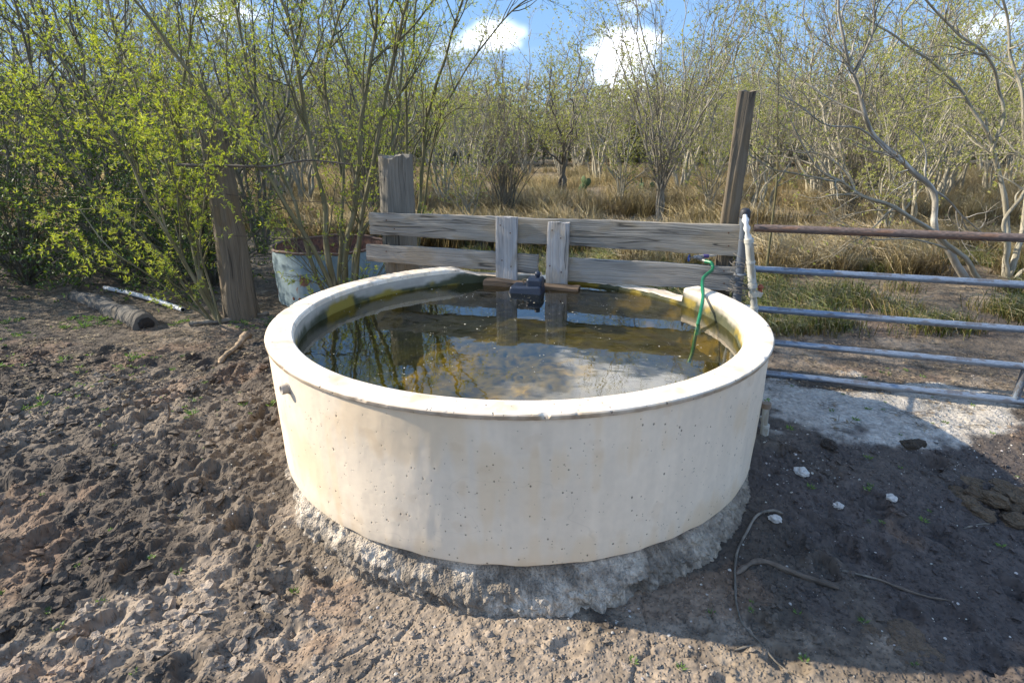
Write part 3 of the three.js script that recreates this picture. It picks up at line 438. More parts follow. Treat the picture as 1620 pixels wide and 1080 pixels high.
{ // a snarl of fence wire round the gate post
  const r = rngOf(91), b = new Buf();
  for (let k = 0; k < 34; k++) {
    const y0 = 0.30 + 0.42 * r(), pts = []; let a = r() * 6.3; const turns = 0.5 + 1.1 * r(), rad = 0.03 + 0.05 * r(), n = 14, dy = -0.12 + 0.3 * r();
    for (let s = 0; s <= n; s++) { a += turns * 6.283 / n * (0.6 + 0.8 * r()); pts.push([1.425 + 0.05 * (r() - 0.5) * 0.6 + Math.cos(a) * rad * (0.8 + 0.5 * r()), y0 + dy * s / n + 0.02 * (r() - 0.5), -0.695 + Math.sin(a) * rad * (0.8 + 0.5 * r())]); }
    const sp = spline(pts, 0.02); b.tube(sp, sp.map(() => 0.0018), 4, () => [1, 1, 1]);
  }
  single('wire_tangle', b.geo(), std({ color: lin(0.19, 0.18, 0.165), roughness: 0.6, metalness: 0.5 }), 'grey tangle of old fence wire wound round the gate post', 'wire');
}
{ // old steel tank behind the shrub
  const o = thing('steel_tank', 'open rusted steel tank with a pale blue flank behind the many stemmed tree', 'tank', [-1.80, -0.05, -2.70], 0.1);
  const R = 0.54, Ht = 0.55, pr = []; for (let k = 0; k <= 24; k++) { const y = k / 24 * Ht; pr.push([R + 0.006 * Math.exp(-(((y - 0.36) / 0.015) ** 2)) + 0.006 * Math.exp(-(((y - 0.42) / 0.015) ** 2)), y]); }
  const mk = (ins) => { const g = new THREE.LatheGeometry(pr.map(([r, y]) => new THREE.Vector2(r - ins, y)), 96); const P = g.attributes.position, U = g.attributes.uv; for (let i = 0; i < P.count; i++) { const x = P.getX(i), y = P.getY(i), z = P.getZ(i), a = Math.atan2(x, z), k = 1 + 0.012 * n2(a * 2.2, y * 2, 6); P.setXYZ(i, x * k, y + 0.012 * n2(a * 3, 1, 7) * (y > 0.3), z * k); U.setXY(i, U.getX(i) * 3.96, y); } g.computeVertexNormals(); return g; };
  const paint = per(tex(1024, 256, (u, v) => { const a = tfbm(u, v, 10, 4, 4, 800), b = tfbm(u, v, 60, 16, 4, 810), d = tfbm(u, v, 60, 2, 3, 820), t = smooth(0.34, 0.5, a + 0.3 * b + 0.5 * smooth(0.10, 0.0, v)); const p = [0.21, 0.285, 0.32].map((x) => x * (1 + 0.25 * d + 0.2 * b)); return p.map((x, k) => lerp(x, [0.20, 0.10, 0.06][k], t)); }, true), 1.98, 0.6);
  part('shell', mk(0), std({ map: paint, roughness: 0.7, metalness: 0.15, side: THREE.DoubleSide }), o);
  const inr = part('lining', mk(0.006), std({ map: rustMap, roughness: 0.95, side: THREE.DoubleSide, color: lin(1.15, 0.95, 0.9) }), o); inr.userData.label = 'dark red brown rusted inside of the tank';
  const lip = new THREE.TorusGeometry(R - 0.002, 0.013, 8, 96); lip.rotateX(Math.PI / 2); lip.translate(0, Ht, 0); const LP = lip.attributes.position; for (let i = 0; i < LP.count; i++) { const a = Math.atan2(LP.getX(i), LP.getZ(i)); const k = 1 + 0.012 * n2(a * 2.2, Ht * 2, 6); LP.setXYZ(i, LP.getX(i) * k, LP.getY(i) + 0.012 * n2(a * 3, 1, 7), LP.getZ(i) * k); } part('rolled_rim', lip, rusty, o);
  for (const q of [-0.56, -0.43]) { const s = new THREE.SphereGeometry(0.018, 12, 8); s.scale(1, 1, 0.35); const d = part('rivet', s, std({ color: lin(0.11, 0.045, 0.028), roughness: 0.95 }), o); d.position.set(Math.sin(q) * R * 1.003, 0.13, Math.cos(q) * R * 1.003); d.rotation.y = q; }
}

// ------------------------------------------------------------------ woody plants
const barkMat = std({ vertexColors: true, roughness: 0.95, bumpMap: per(tex(256, 512, (u, v) => 0.5 + 0.5 * tfbm(u, v, 8, 6, 4, 900) + 0.3 * tfbm(u, v, 24, 6, 3, 910)), 0.3, 0.5), bumpScale: 0.006 });
const twigMat = std({ vertexColors: true, roughness: 0.9 });
const leafMat = new THREE.MeshPhysicalMaterial({ vertexColors: true, roughness: 0.9, transmission: 0.55, thickness: 0, side: THREE.DoubleSide });
const waxyMat = new THREE.MeshPhysicalMaterial({ vertexColors: true, roughness: 0.6, transmission: 0.35, thickness: 0, side: THREE.DoubleSide });
function perp(d, r, out = V3()) { out.set(r() - 0.5, r() - 0.5, r() - 0.5); return out.addScaledVector(d, -out.dot(d)).normalize(); }
const BARK = { olive: [0.150, 0.135, 0.068], grey: [0.31, 0.285, 0.215], pale: [0.50, 0.47, 0.41], dark: [0.14, 0.125, 0.09], straw: [0.27, 0.235, 0.165] };
const GREEN = { spring: [[0.44, 0.49, 0.018], [0.32, 0.42, 0.02], [0.52, 0.54, 0.05]], deep: [[0.06, 0.105, 0.012], [0.10, 0.165, 0.015], [0.25, 0.33, 0.02], [0.08, 0.13, 0.02]], haze: [[0.42, 0.44, 0.07], [0.34, 0.38, 0.06], [0.50, 0.48, 0.14]], fresh: [[0.10, 0.20, 0.02], [0.16, 0.26, 0.03]] };
/* spec: seed, stems [{pts, r0, r1}], bark, lichen, levels [{n per metre, t0, ang, len, r, segs, wig, up, sides, leaves per node, ...}], leaf {len, wid, spray, cols} */
function growth(spec) {
  const r = rngOf(spec.seed), T = new Buf(), W = new Buf(), F = new Buf(), tmp = V3(), tmp2 = V3();
  const bark = spec.bark, cols = spec.leaf?.cols ?? GREEN.spring;
  const bc = (k, s) => { const m = 0.5 + 0.9 * k; return [bark[0] * m * s, bark[1] * m * s, bark[2] * m * s]; };
  const barkFn = (pts, seed) => (t, k, v = 0) => { const n = 0.5 + 0.5 * n3(pts[k].x * 9 + v * 1.7, pts[k].y * 9, pts[k].z * 9 + v, seed); const c = bc(n, 1); if (spec.lichen) { const l = smooth(0.25, 0.5, n3(pts[k].x * 14 + v * 0.9, pts[k].y * 17, pts[k].z * 14 + v * 1.3, seed + 5)) * spec.lichen; return c.map((x, q) => lerp(x, [0.55, 0.53, 0.47][q], l)); } return c; };
  const spray = (p, d, L) => {
    const n = L.spray ?? spec.leaf.spray;
    for (let s = 0; s < n; s++) {
      perp(d, r, tmp); const ax = tmp2.copy(d).multiplyScalar(0.35 + 0.5 * r()).addScaledVector(tmp, 0.55 + 0.5 * r()); ax.y += (spec.leaf.lift ?? 0.15) * (r() - 0.2); ax.normalize();
      const sx = perp(ax, r, tmp),  l = spec.leaf.len * (0.45 + 1.1 * r() * r() + 0.2 * r()), c = cols[Math.floor(r() * cols.length)], m = 0.7 + 0.6 * r();
      F.leaf(p.x, p.y, p.z, ax.x, ax.y, ax.z, l, spec.leaf.wid * l * 0.5, sx.x, sx.y, sx.z, [c[0] * m, c[1] * m, c[2] * m]);
    }
  };
  const branch = (pts, rads, lvl) => {
    const L = spec.levels[lvl]; if (!L) return;
    let len = 0; for (let k = 1; k < pts.length; k++) len += pts[k].distanceTo(pts[k - 1]);
    const n = Math.max(L.min ?? 0, Math.floor(L.n * len + r()));
    for (let c = 0; c < n; c++) {
      const t = L.t0 + (1 - L.t0) * Math.pow(r(), L.pow ?? 0.8), f = t * (pts.length - 1), k = Math.min(pts.length - 2, Math.floor(f)), p = pts[k].clone().lerp(pts[k + 1], f - k), d = V3().subVectors(pts[k + 1], pts[k]).normalize();
      const side = perp(d, r), a = (L.ang + (r() - 0.5) * 0.6); d.multiplyScalar(Math.cos(a)).addScaledVector(side, Math.sin(a)).normalize();
      const bl = L.len * (0.45 + 0.9 * r()) * (1 - (L.short ?? 0.4) * t), br = Math.min(rads[k] * 0.72, L.r * (0.7 + 0.6 * r())), segs = L.segs, out = [p.clone()], rr = [br], st = bl / segs;
      for (let s = 1; s <= segs; s++) { d.x += (r() - 0.5) * L.wig; d.y += (r() - 0.5) * L.wig + L.up; d.z += (r() - 0.5) * L.wig; d.normalize(); p.addScaledVector(d, st); out.push(p.clone()); rr.push(Math.max(L.tip ?? 0.0012, br * (1 - 0.8 * s / segs))); if (L.leaves && r() < L.leaves && s > 0) spray(p, d, L); }
      T.tube(out, rr, L.sides, L.sides > 3 ? barkFn(out, spec.seed) : ((q) => (v) => bc(q, L.tint ?? 1))(r()));
      branch(out, rr, lvl + 1);
    }
  };
  for (const s of spec.stems) { const pts = spline(s.pts, s.step ?? 0.09, s.wig ?? 0.03, spec.seed + Math.floor(s.r0 * 9999)), rads = pts.map((_, k) => lerp(s.r0, s.r1, Math.pow(k / (pts.length - 1), 0.8))); T.tube(pts, rads, s.sides ?? (s.r0 > 0.02 ? 10 : 6), barkFn(pts, spec.seed), s.r0 > 0.02 ? 0.22 : 0, spec.seed); branch(pts, rads, s.from ?? 0); }
  return { T, W, F };
}
function plant(name, label, category, spec, at = [0, 0, 0], turn = 0, group, names = ['trunk', 'branches', 'crown']) {
  const { T, W, F } = growth(spec), o = thing(name, label, category, at, turn, group);
  part(names[0], T.geo(), spec.barkMat ?? barkMat, o);
  if (F.size) part(names[2], F.geo(), spec.leafMat ?? leafMat, o);
  return o;
}
const rel = (list, [x, y, z]) => list.map((p) => [p[0] - x, p[1] - y, p[2] - z]);
function another(o, at, turn, s, label, group) { const c = o.clone(); c.userData = { ...o.userData }; c.name = numbered(o.name.replace(/_\d{3}$/, '')); c.position.set(...at); c.rotation.set(0, turn, 0); c.scale.setScalar(s); if (label) c.userData.label = label; if (group) c.userData.group = group; scene.add(c); return c; }
const feather = { len: 0.027, wid: 0.20, spray: 9, cols: GREEN.spring, lift: 0.3 };
const feathery = (k = 1) => [
  { n: 4.2 * k, t0: 0.22, ang: 0.55, len: 0.85, r: 0.009, segs: 9, wig: 0.24, up: 0.035, sides: 5, leaves: 0.12 },
  { n: 9 * k, t0: 0.1, ang: 0.7, len: 0.36, r: 0.0036, segs: 6, wig: 0.34, up: 0.02, sides: 3, leaves: 0.34 },
  { n: 10 * k, t0: 0.1, ang: 0.8, len: 0.13, r: 0.0018, segs: 3, wig: 0.4, up: 0.02, sides: 3, tip: 0.0009, leaves: 0.42 },
];
// the many-stemmed tree right behind the trough
{
  const b = [-1.47, -0.05, -1.86];
  const tr = [
    [[-1.50, -0.05, -1.88], [-1.55, 0.34, -1.90], [-1.63, 1.07, -2.00], [-1.73, 2.02, -2.10], [-1.79, 2.47, -2.15], [-1.83, 3.4, -2.20]],
    [[-1.46, -0.05, -1.88], [-1.44, 0.37, -1.90], [-1.33, 1.07, -1.95], [-1.13, 1.87, -1.95], [-1.02, 2.43, -1.95], [-0.85, 3.4, -1.90]],
    [[-1.42, -0.05, -1.86], [-1.36, 0.40, -1.85], [-1.16, 1.13, -1.80], [-0.91, 1.89, -1.70], [-0.73, 2.37, -1.65], [-0.45, 3.2, -1.60]],
    [[-1.50, -0.05, -1.84], [-1.64, 0.41, -1.85], [-1.88, 1.04, -1.75], [-2.19, 1.69, -1.60], [-2.48, 2.19, -1.50], [-2.95, 2.9, -1.35]],
    [[-1.48, -0.05, -1.92], [-1.52, 0.40, -2.00], [-1.50, 1.26, -2.20], [-1.60, 1.97, -2.40], [-1.43, 2.64, -2.50], [-1.30, 3.4, -2.60]],
    [[-1.52, -0.05, -1.90], [-1.72, 0.40, -1.95], [-1.95, 1.26, -2.10], [-2.13, 1.95, -2.20], [-2.23, 2.50, -2.30], [-2.33, 3.3, -2.35]],
    [[-1.44, -0.05, -1.90], [-1.40, 0.42, -1.90], [-1.15, 1.06, -2.10], [-0.98, 1.81, -2.30], [-0.91, 2.44, -2.40], [-0.75, 3.3, -2.50]],
  ];
  const r0 = [0.034, 0.034, 0.027, 0.026, 0.022, 0.021, 0.02];
  const stems = tr.map((p, k) => ({ pts: rel(p, b), r0: r0[k], r1: 0.006, wig: 0.04 })), r = rngOf(66);
  for (let k = 0; k < 9; k++) { const a = r() * 6.283, l = 0.5 + 0.7 * r(), dx = Math.cos(a), dz = Math.sin(a) * 0.6; stems.push({ pts: [[0.05 * dx, 0, 0.05 * dz], [0.16 * dx, 0.25 * l, 0.16 * dz], [0.42 * dx * l, 0.6 * l, 0.4 * dz * l], [0.75 * dx * l, 0.95 * l, 0.7 * dz * l]], r0: 0.008, r1: 0.002, from: 1 }); }
  plant('huisache_tree', 'many stemmed feathery green tree fanning up right behind the trough and tank', 'tree', { seed: 11, stems, bark: BARK.olive, lichen: 0.15, levels: feathery(1.0).map((l, k) => ({ ...l, leaves: [0.16, 0.42, 0.55][k] })), leaf: feather }, b);
}
// the leafy shrub in front of the thick post
{
  const b = [-2.5, -0.04, -1.75];
  const tr = [
    [[-2.49, -0.05, -1.75], [-2.62, 0.42, -1.80], [-2.70, 0.93, -1.85], [-2.63, 1.55, -1.90], [-2.49, 2.19, -2.00], [-2.25, 2.86, -2.00]],
    [[-2.50, -0.05, -1.75], [-2.65, 0.49, -1.70], [-2.80, 0.95, -1.60], [-2.93, 1.54, -1.50], [-3.11, 1.98, -1.40], [-3.39, 2.49, -1.30]],
    [[-2.54, -0.05, -1.78], [-2.71, 0.55, -1.95], [-2.94, 1.31, -2.10], [-3.22, 2.05, -2.30], [-3.38, 2.86, -2.40]],
    [[-2.49, -0.05, -1.72], [-2.52, 0.49, -1.70], [-2.42, 0.95, -1.60], [-2.25, 1.33, -1.50], [-2.1, 1.7, -1.45]],
    [[-2.56, -0.05, -1.78], [-2.85, 0.40, -1.85], [-3.25, 0.85, -1.95], [-3.7, 1.35, -2.0], [-4.1, 1.75, -2.0]],
    [[-2.55, -0.05, -1.74], [-2.8, 0.30, -1.65], [-3.1, 0.62, -1.6], [-3.4, 0.95, -1.65]],
  ];
  const stems = tr.map((p, k) => ({ pts: rel(p, b), r0: [0.026, 0.02, 0.02, 0.011, 0.014, 0.010][k], r1: 0.004, wig: 0.05 }));
  plant('huisache_shrub', 'slender leaning shrub with bright yellow green leaves in front of the thick post', 'shrub', { seed: 23, stems, bark: BARK.olive, lichen: 0.2, levels: feathery(1.15).map((l, k) => ({ ...l, leaves: [0.24, 0.52, 0.62][k], t0: 0.08 })), leaf: { ...feather, len: 0.029, spray: 11 } }, b);
}
// stems behind the squat post
{
  const b = [-1.13, -0.02, -3.3];
  const stems = [
    [[-1.14, -0.02, -3.30], [-1.14, 0.6, -3.30], [-1.14, 1.29, -3.30], [-1.06, 2.06, -3.30], [-0.93, 2.71, -3.30], [-0.75, 3.4, -3.30]],
    [[-1.10, -0.02, -3.30], [-1.05, 0.6, -3.28], [-0.94, 1.41, -3.20], [-0.69, 2.15, -3.10], [-0.52, 2.65, -3.00], [-0.15, 3.4, -2.90]],
    [[-1.18, -0.02, -3.33], [-1.20, 0.6, -3.38], [-1.26, 1.35, -3.45], [-1.33, 2.21, -3.60], [-1.46, 3.3, -3.70]],
    [[-1.10, -0.02, -3.26], [-0.98, 0.7, -3.15], [-0.80, 1.45, -3.0], [-0.45, 2.1, -2.9], [-0.02, 2.55, -2.85], [0.4, 2.75, -2.8]],
  ].map((p, k) => ({ pts: rel(p, b), r0: [0.026, 0.028, 0.022, 0.016][k], r1: 0.005, wig: 0.04 }));
  plant('huisache_tree', 'grey green stems spreading up behind the squat cracked post', 'tree', { seed: 37, stems, bark: BARK.olive, levels: feathery(0.95), leaf: feather }, b);
}
// pale leaning tree beyond the gate, and its neighbours
const rough3 = (k, lv) => [
  { n: 3.6 * k, t0: 0.3, ang: 0.75, len: 0.8, r: 0.011, segs: 10, wig: 0.5, up: 0.02, sides: 5, leaves: 0.02 },
  { n: 8 * k, t0: 0.12, ang: 0.8, len: 0.34, r: 0.004, segs: 6, wig: 0.6, up: 0.02, sides: 3, leaves: 0.10 * lv },
  { n: 9 * k, t0: 0.1, ang: 0.85, len: 0.14, r: 0.002, segs: 3, wig: 0.6, up: 0.01, sides: 3, tip: 0.001, leaves: 0.28 * lv },
];
{
  const b = [5.09, -0.05, -3.4], tr = [
    [[5.12, -0.06, -3.40], [4.82, 0.29, -3.40], [4.61, 0.53, -3.40], [4.47, 0.96, -3.45], [4.14, 1.19, -3.40], [3.81, 1.44, -3.35], [3.52, 1.71, -3.30], [3.31, 2.05, -3.25], [3.14, 2.38, -3.20], [2.95, 3.0, -3.20]],
    [[4.14, 1.19, -3.40], [3.38, 1.56, -3.10], [2.90, 1.61, -2.90], [2.57, 1.74, -2.70], [2.31, 1.83, -2.60]],
    [[3.31, 2.05, -3.25], [3.40, 2.38, -3.20], [3.36, 2.69, -3.20], [3.36, 3.1, -3.20]],
    [[4.20, 1.14, -3.40], [4.88, 0.75, -3.60], [5.39, 0.45, -3.70]],
    [[3.52, 1.71, -3.30], [3.2, 1.9, -3.5], [2.8, 2.2, -3.6], [2.5, 2.7, -3.6]],
  ];
  plant('leaning_tree', 'pale barked tree leaning over the gate toward the slim post, nearly leafless', 'tree', { seed: 41, stems: tr.map((p, k) => ({ pts: rel(p, b), r0: [0.046, 0.011, 0.015, 0.016, 0.012][k], r1: [0.010, 0.004, 0.006, 0.006, 0.004][k], wig: 0.05 })), bark: [0.27, 0.25, 0.21], lichen: 0.95, levels: rough3(1.15, 0.4), leaf: { ...feather, cols: GREEN.fresh, spray: 4 } }, b);
}
{
  const b = [5.05, -0.05, -3.1], tr = [
    [[5.10, -0.04, -3.10], [4.54, 0.38, -3.10], [3.96, 0.77, -3.05], [3.48, 0.92, -3.00], [3.23, 1.08, -3.00], [2.93, 1.23, -2.95], [2.67, 1.58, -2.90], [2.50, 1.86, -2.90]],
    [[3.40, 0.96, -3.00], [3.29, 1.20, -3.10], [3.04, 1.32, -3.20], [2.71, 1.35, -3.20]],
    [[3.96, 0.77, -3.05], [3.73, 0.76, -3.20], [3.47, 0.68, -3.30]],
    [[3.23, 1.08, -3.0], [2.9, 1.1, -2.85], [2.5, 1.2, -2.8], [2.2, 1.35, -2.75]],
    [[4.54, 0.38, -3.10], [4.1, 0.5, -2.95], [3.6, 0.55, -2.8], [3.2, 0.7, -2.8]],
  ];
  plant('fallen_tree', 'half fallen bare limb slanting low behind the gate under the pale leaning tree', 'fallen tree', { seed: 43, stems: tr.map((p, k) => ({ pts: rel(p, b), r0: [0.030, 0.014, 0.012, 0.012, 0.011][k], r1: 0.005, wig: 0.07 })), bark: BARK.straw, lichen: 0.35, levels: rough3(1.5, 0.1), leaf: feather }, b);
}
{
  const b = [5.6, -0.06, -3.5], tr = [
    [[5.62, -0.08, -3.50], [5.52, 0.41, -3.50], [5.30, 0.96, -3.50], [5.06, 1.35, -3.50], [4.89, 1.60, -3.50], [4.41, 2.08, -3.50], [3.96, 2.37, -3.50], [3.46, 2.65, -3.50]],
    [[5.60, -0.08, -3.50], [5.63, 0.61, -3.60], [5.49, 1.60, -3.70], [5.12, 2.47, -3.80], [4.74, 3.3, -3.80]],
    [[5.06, 1.35, -3.50], [4.97, 1.84, -3.40], [4.60, 2.23, -3.30], [4.09, 2.48, -3.20], [3.60, 2.77, -3.10]],
    [[5.64, -0.08, -3.46], [5.95, 0.7, -3.4], [6.3, 1.5, -3.3], [6.3, 2.5, -3.2], [6.1, 3.3, -3.1]],
    [[5.58, -0.08, -3.48], [5.3, 0.5, -3.3], [5.25, 1.2, -3.2], [5.45, 2.0, -3.1], [5.3, 3.0, -3.0]],
  ];
  plant('mesquite_tree', 'crooked mesquite tree at the edge beyond the gate with limbs arching over', 'tree', { seed: 47, stems: tr.map((p, k) => ({ pts: rel(p, b), r0: [0.034, 0.036, 0.02, 0.026, 0.024][k], r1: 0.008, wig: 0.07 })), bark: BARK.grey, lichen: 0.4, levels: rough3(1.15, 1.9), leaf: { ...feather, spray: 8, cols: GREEN.haze } }, b);
}
plant('sapling', 'thin straight green sapling standing just beyond the gate post', 'sapling', { seed: 53, stems: [{ pts: [[0, -0.05, 0], [-0.02, 0.6, 0], [-0.06, 1.2, 0.01], [-0.16, 1.9, 0.02], [-0.22, 2.5, 0.03]], r0: 0.017, r1: 0.004, wig: 0.015 }], bark: BARK.olive, levels: rough3(0.9, 0.4), leaf: feather }, [2.83, -0.02, -3.42]);

// dense evergreen thicket at the left: three builds, each with its own place
function shrubSpec(seed, h, w, dens = 1) {
  const r = rngOf(seed), stems = [];
  for (let k = 0; k < 16; k++) { const a = r() * 6.283, l = 0.25 + 0.45 * r(), e = w * (0.5 + 0.5 * r()); stems.push({ pts: [[0, -0.03, 0], [e * 0.4 * Math.cos(a), l * 0.5, e * 0.36 * Math.sin(a)], [e * Math.cos(a), l * (0.6 + 0.6 * r()), e * 0.85 * Math.sin(a)]], r0: 0.01, r1: 0.002, sides: 5, wig: 0.05 }); }
  for (let k = 0; k < 20; k++) { const a = r() * 6.283, e = 0.15 + 0.85 * r(), dx = Math.cos(a) * w * e, dz = Math.sin(a) * w * e * 0.8, hh = h * (1.05 - 0.55 * e * e) * (0.7 + 0.4 * r()); stems.push({ pts: [[dx * 0.06, -0.04, dz * 0.06], [dx * 0.3, hh * 0.35, dz * 0.3], [dx * 0.7, hh * 0.72, dz * 0.7], [dx, hh, dz]], r0: 0.012 + 0.010 * r(), r1: 0.003, wig: 0.06, sides: 6 }); }
  return { seed, stems, bark: BARK.dark, levels: [
    { n: 4.5 * dens, t0: 0.1, ang: 0.75, len: 0.6, r: 0.006, segs: 7, wig: 0.4, up: 0.0, sides: 3, leaves: 0.3 },
    { n: 7 * dens, t0: 0.05, ang: 0.8, len: 0.28, r: 0.003, segs: 5, wig: 0.5, up: 0.02, sides: 3, leaves: 0.75 },
  ], leaf: { len: 0.030, wid: 0.5, spray: 6, cols: GREEN.deep, lift: 0.1 }, leafMat: waxyMat };
}
const hedgeGroup = 'dense evergreen bushes of the thicket';
const bushA = plant('evergreen_bush', 'tall dense evergreen bush at the very edge of the thicket', 'bush', shrubSpec(61, 2.2, 1.25, 1.05), [-5.35, 0, -3.25], 0, hedgeGroup);
const bushB = plant('evergreen_bush', 'lower dark evergreen bush reaching down to the white pipe', 'bush', shrubSpec(62, 1.55, 1.2, 1.15), [-4.2, 0, -3.25], 0, hedgeGroup);
another(bushA, [-6.5, 0, -2.55], 2.1, 0.9, 'outermost dense evergreen bush cut off by the picture edge');
another(bushB, [-3.3, 0, -3.15], 2.6, 0.92, 'dark evergreen bush just behind the thick leaning post');
another(bushA, [-5.0, 0, -5.0], 4.0, 1.05, 'evergreen bush standing behind the lower dark bush');
another(bushB, [-7.2, 0, -4.6], 1.0, 1.3, 'evergreen bush deep in the corner of the thicket');
// feathery trees rising out of that thicket
function vaseSpec(seed, n, h, w, r0, bark, levels, leaf, opt = {}) {
  const r = rngOf(seed), stems = [];
  for (let k = 0; k < n; k++) { const a = (k + r() * 0.7) / n * 6.283, e = 0.35 + 0.65 * r(), dx = Math.cos(a) * w * e, dz = Math.sin(a) * w * e, hh = h * (0.75 + 0.35 * r()) * (1.05 - 0.2 * e), t = opt.fork ?? 0; stems.push({ pts: [[0.03 * Math.cos(a), -0.05, 0.03 * Math.sin(a)], ...(t ? [[0.02 * Math.cos(a), t, 0.02 * Math.sin(a)]] : []), [dx * 0.22, t + (hh - t) * 0.25, dz * 0.22], [dx * 0.55 + 0.15 * (r() - 0.5), t + (hh - t) * 0.58, dz * 0.55 + 0.15 * (r() - 0.5)], [dx, hh, dz]], r0: r0 * (0.7 + 0.5 * r()), r1: Math.max(0.004, r0 * 0.15), wig: opt.wig ?? 0.06, step: opt.step ?? 0.14, sides: opt.sides }); }
  return { seed, stems, bark, levels, leaf, lichen: opt.lichen ?? 0.25 };
}
const midLevels = (k, lv, s = 1) => [
  { n: 3.0 * k, t0: 0.25, ang: 0.65, len: 1.0 * s, r: 0.011, segs: 8, wig: 0.4, up: 0.03, sides: 4, leaves: 0.06 * lv },
  { n: 5.5 * k, t0: 0.1, ang: 0.75, len: 0.5 * s, r: 0.0048, segs: 5, wig: 0.45, up: 0.02, sides: 3, tip: 0.0016, leaves: 0.28 * lv },
  { n: 5.5 * k, t0: 0.1, ang: 0.8, len: 0.25 * s, r: 0.0026, segs: 3, wig: 0.5, up: 0.0, sides: 3, tip: 0.0014, leaves: 0.5 * lv },
];
const leafMid = { len: 0.034, wid: 0.30, spray: 13, cols: GREEN.haze, lift: 0.25 }, leafSpring = { len: 0.032, wid: 0.22, spray: 10, cols: GREEN.spring, lift: 0.25 };
const treeA = plant('thicket_tree', 'tall feathery tree rising from the evergreen bushes at the edge', 'tree', vaseSpec(71, 6, 4.6, 1.7, 0.035, BARK.dark, midLevels(1.05, 1.6), { ...leafSpring, spray: 11 }), [-5.2, 0, -4.3], 0, 'feathery trees of the thicket');
another(treeA, [-7.6, 0, -3.6], 1.9, 1.0, 'dark stemmed tree at the outer corner of the thicket');
another(treeA, [-3.5, 0, -5.0], 3.7, 0.95, 'feathery tree behind the thick leaning post');
another(treeA, [-2.3, 0, -6.6], 0.8, 0.9, 'feathery tree behind the steel tank');
another(treeA, [-7.2, 0, -7.2], 2.9, 1.2, 'tall dark tree far back over the evergreen bushes');
// bare vase-shaped mesquite in the clearing and its companions
const treeB = plant('mesquite_tree', 'bare vase shaped mesquite tree in the clearing left of the slim post', 'tree', vaseSpec(83, 10, 4.7, 2.3, 0.030, [0.20, 0.18, 0.14], midLevels(1.25, 0.22).map((l, k) => ({ ...l, ang: [0.5, 0.6, 0.7][k], up: 0.05, wig: 0.3 })), leafMid, { fork: 0.5, wig: 0.05, lichen: 0.35, step: 0.11 }), [2.85, -0.02, -8.45]);
const treeC = plant('mesquite_tree', 'small round crowned mesquite with dark trunk in the sunny meadow', 'tree', vaseSpec(89, 7, 4.0, 2.2, 0.05, [0.13, 0.115, 0.09], midLevels(1.1, 0.9, 1.1), { ...leafMid, len: 0.045 }, { fork: 0.7, wig: 0.16 }), [1.45, 0, -14.2]);
const brush = plant('whip_bush', 'bare bush of many thin straight whips behind the plank rails', 'bush', (() => { const r = rngOf(97), stems = []; for (let k = 0; k < 46; k++) { const a = r() * 6.283, e = Math.pow(r(), 0.7), h = 2.3 + 1.0 * r() - 0.8 * e; stems.push({ pts: [[0.12 * Math.cos(a) * e, -0.05, 0.12 * Math.sin(a) * e], [0.35 * Math.cos(a) * e, h * 0.35, 0.35 * Math.sin(a) * e], [1.15 * Math.cos(a) * e, h, 1.15 * Math.sin(a) * e]], r0: 0.012 + 0.006 * r(), r1: 0.003, wig: 0.08, step: 0.18, sides: 4 }); } return { seed: 97, stems, bark: [0.20, 0.175, 0.125], levels: [{ n: 3.5, t0: 0.3, ang: 0.4, len: 0.55, r: 0.004, segs: 5, wig: 0.35, up: 0.03, sides: 3, leaves: 0.06 }, { n: 4, t0: 0.2, ang: 0.6, len: 0.25, r: 0.0022, segs: 3, wig: 0.4, up: 0, sides: 3, tip: 0.0014, leaves: 0.1 }], leaf: leafMid }; })(), [-0.2, 0, -9.0]);
const treeD = plant('thicket_tree', 'slender leafy tree left of the whip bush', 'tree', vaseSpec(101, 5, 4.4, 1.3, 0.032, BARK.grey, midLevels(1.05, 1.5), leafMid, { wig: 0.1 }), [-1.6, 0, -10.4]);
const treeE = plant('thicket_tree', 'low bright green tree between the meadow mesquite and the bare one', 'tree', vaseSpec(103, 7, 3.0, 1.5, 0.028, BARK.grey, midLevels(1.1, 1.4, 0.85), { ...leafMid, cols: GREEN.haze }, { wig: 0.1, fork: 0.3 }), [2.4, 0, -10.2]);
another(treeE, [4.1, 0, -9.4], 2, 0.85, 'low leafy tree just left of the slim post');
another(treeD, [4.6, 0, -8.0], 1.2, 0.95, 'slender leafy tree directly behind the slim post');
another(treeB, [7.2, 0, -9.0], 2.4, 0.95, 'bare mesquite behind the low slanting limb');
another(treeD, [6.4, 0, -6.6], 4.1, 0.9, 'slender leafy tree behind the pale leaning tree');
another(treeE, [5.4, 0, -5.6], 3.3, 0.9, 'low leafy tree close behind the pale leaning tree');
another(treeD, [8.2, 0, -5.2], 5.0, 1.05, 'leafy tree behind the crooked mesquite at the edge');
another(treeE, [7.0, 0, -4.2], 0.6, 1.1, 'leafy tree against the crooked mesquite at the edge');
another(brush, [6.0, 0, -7.6], 2.2, 0.8, 'bare whip bush in the shade behind the low limb');
another(brush, [-2.9, 0, -8.6], 1.3, 0.95, 'bare whip bush behind the feathery stems and squat post');
another(treeE, [-0.75, 0, -6.4], 1.5, 0.75, 'low leafy tree right of the squat cracked post');
another(treeD, [-3.4, 0, -11.5], 2.2, 1.1, 'slender tree at the far side of the thicket clearing');
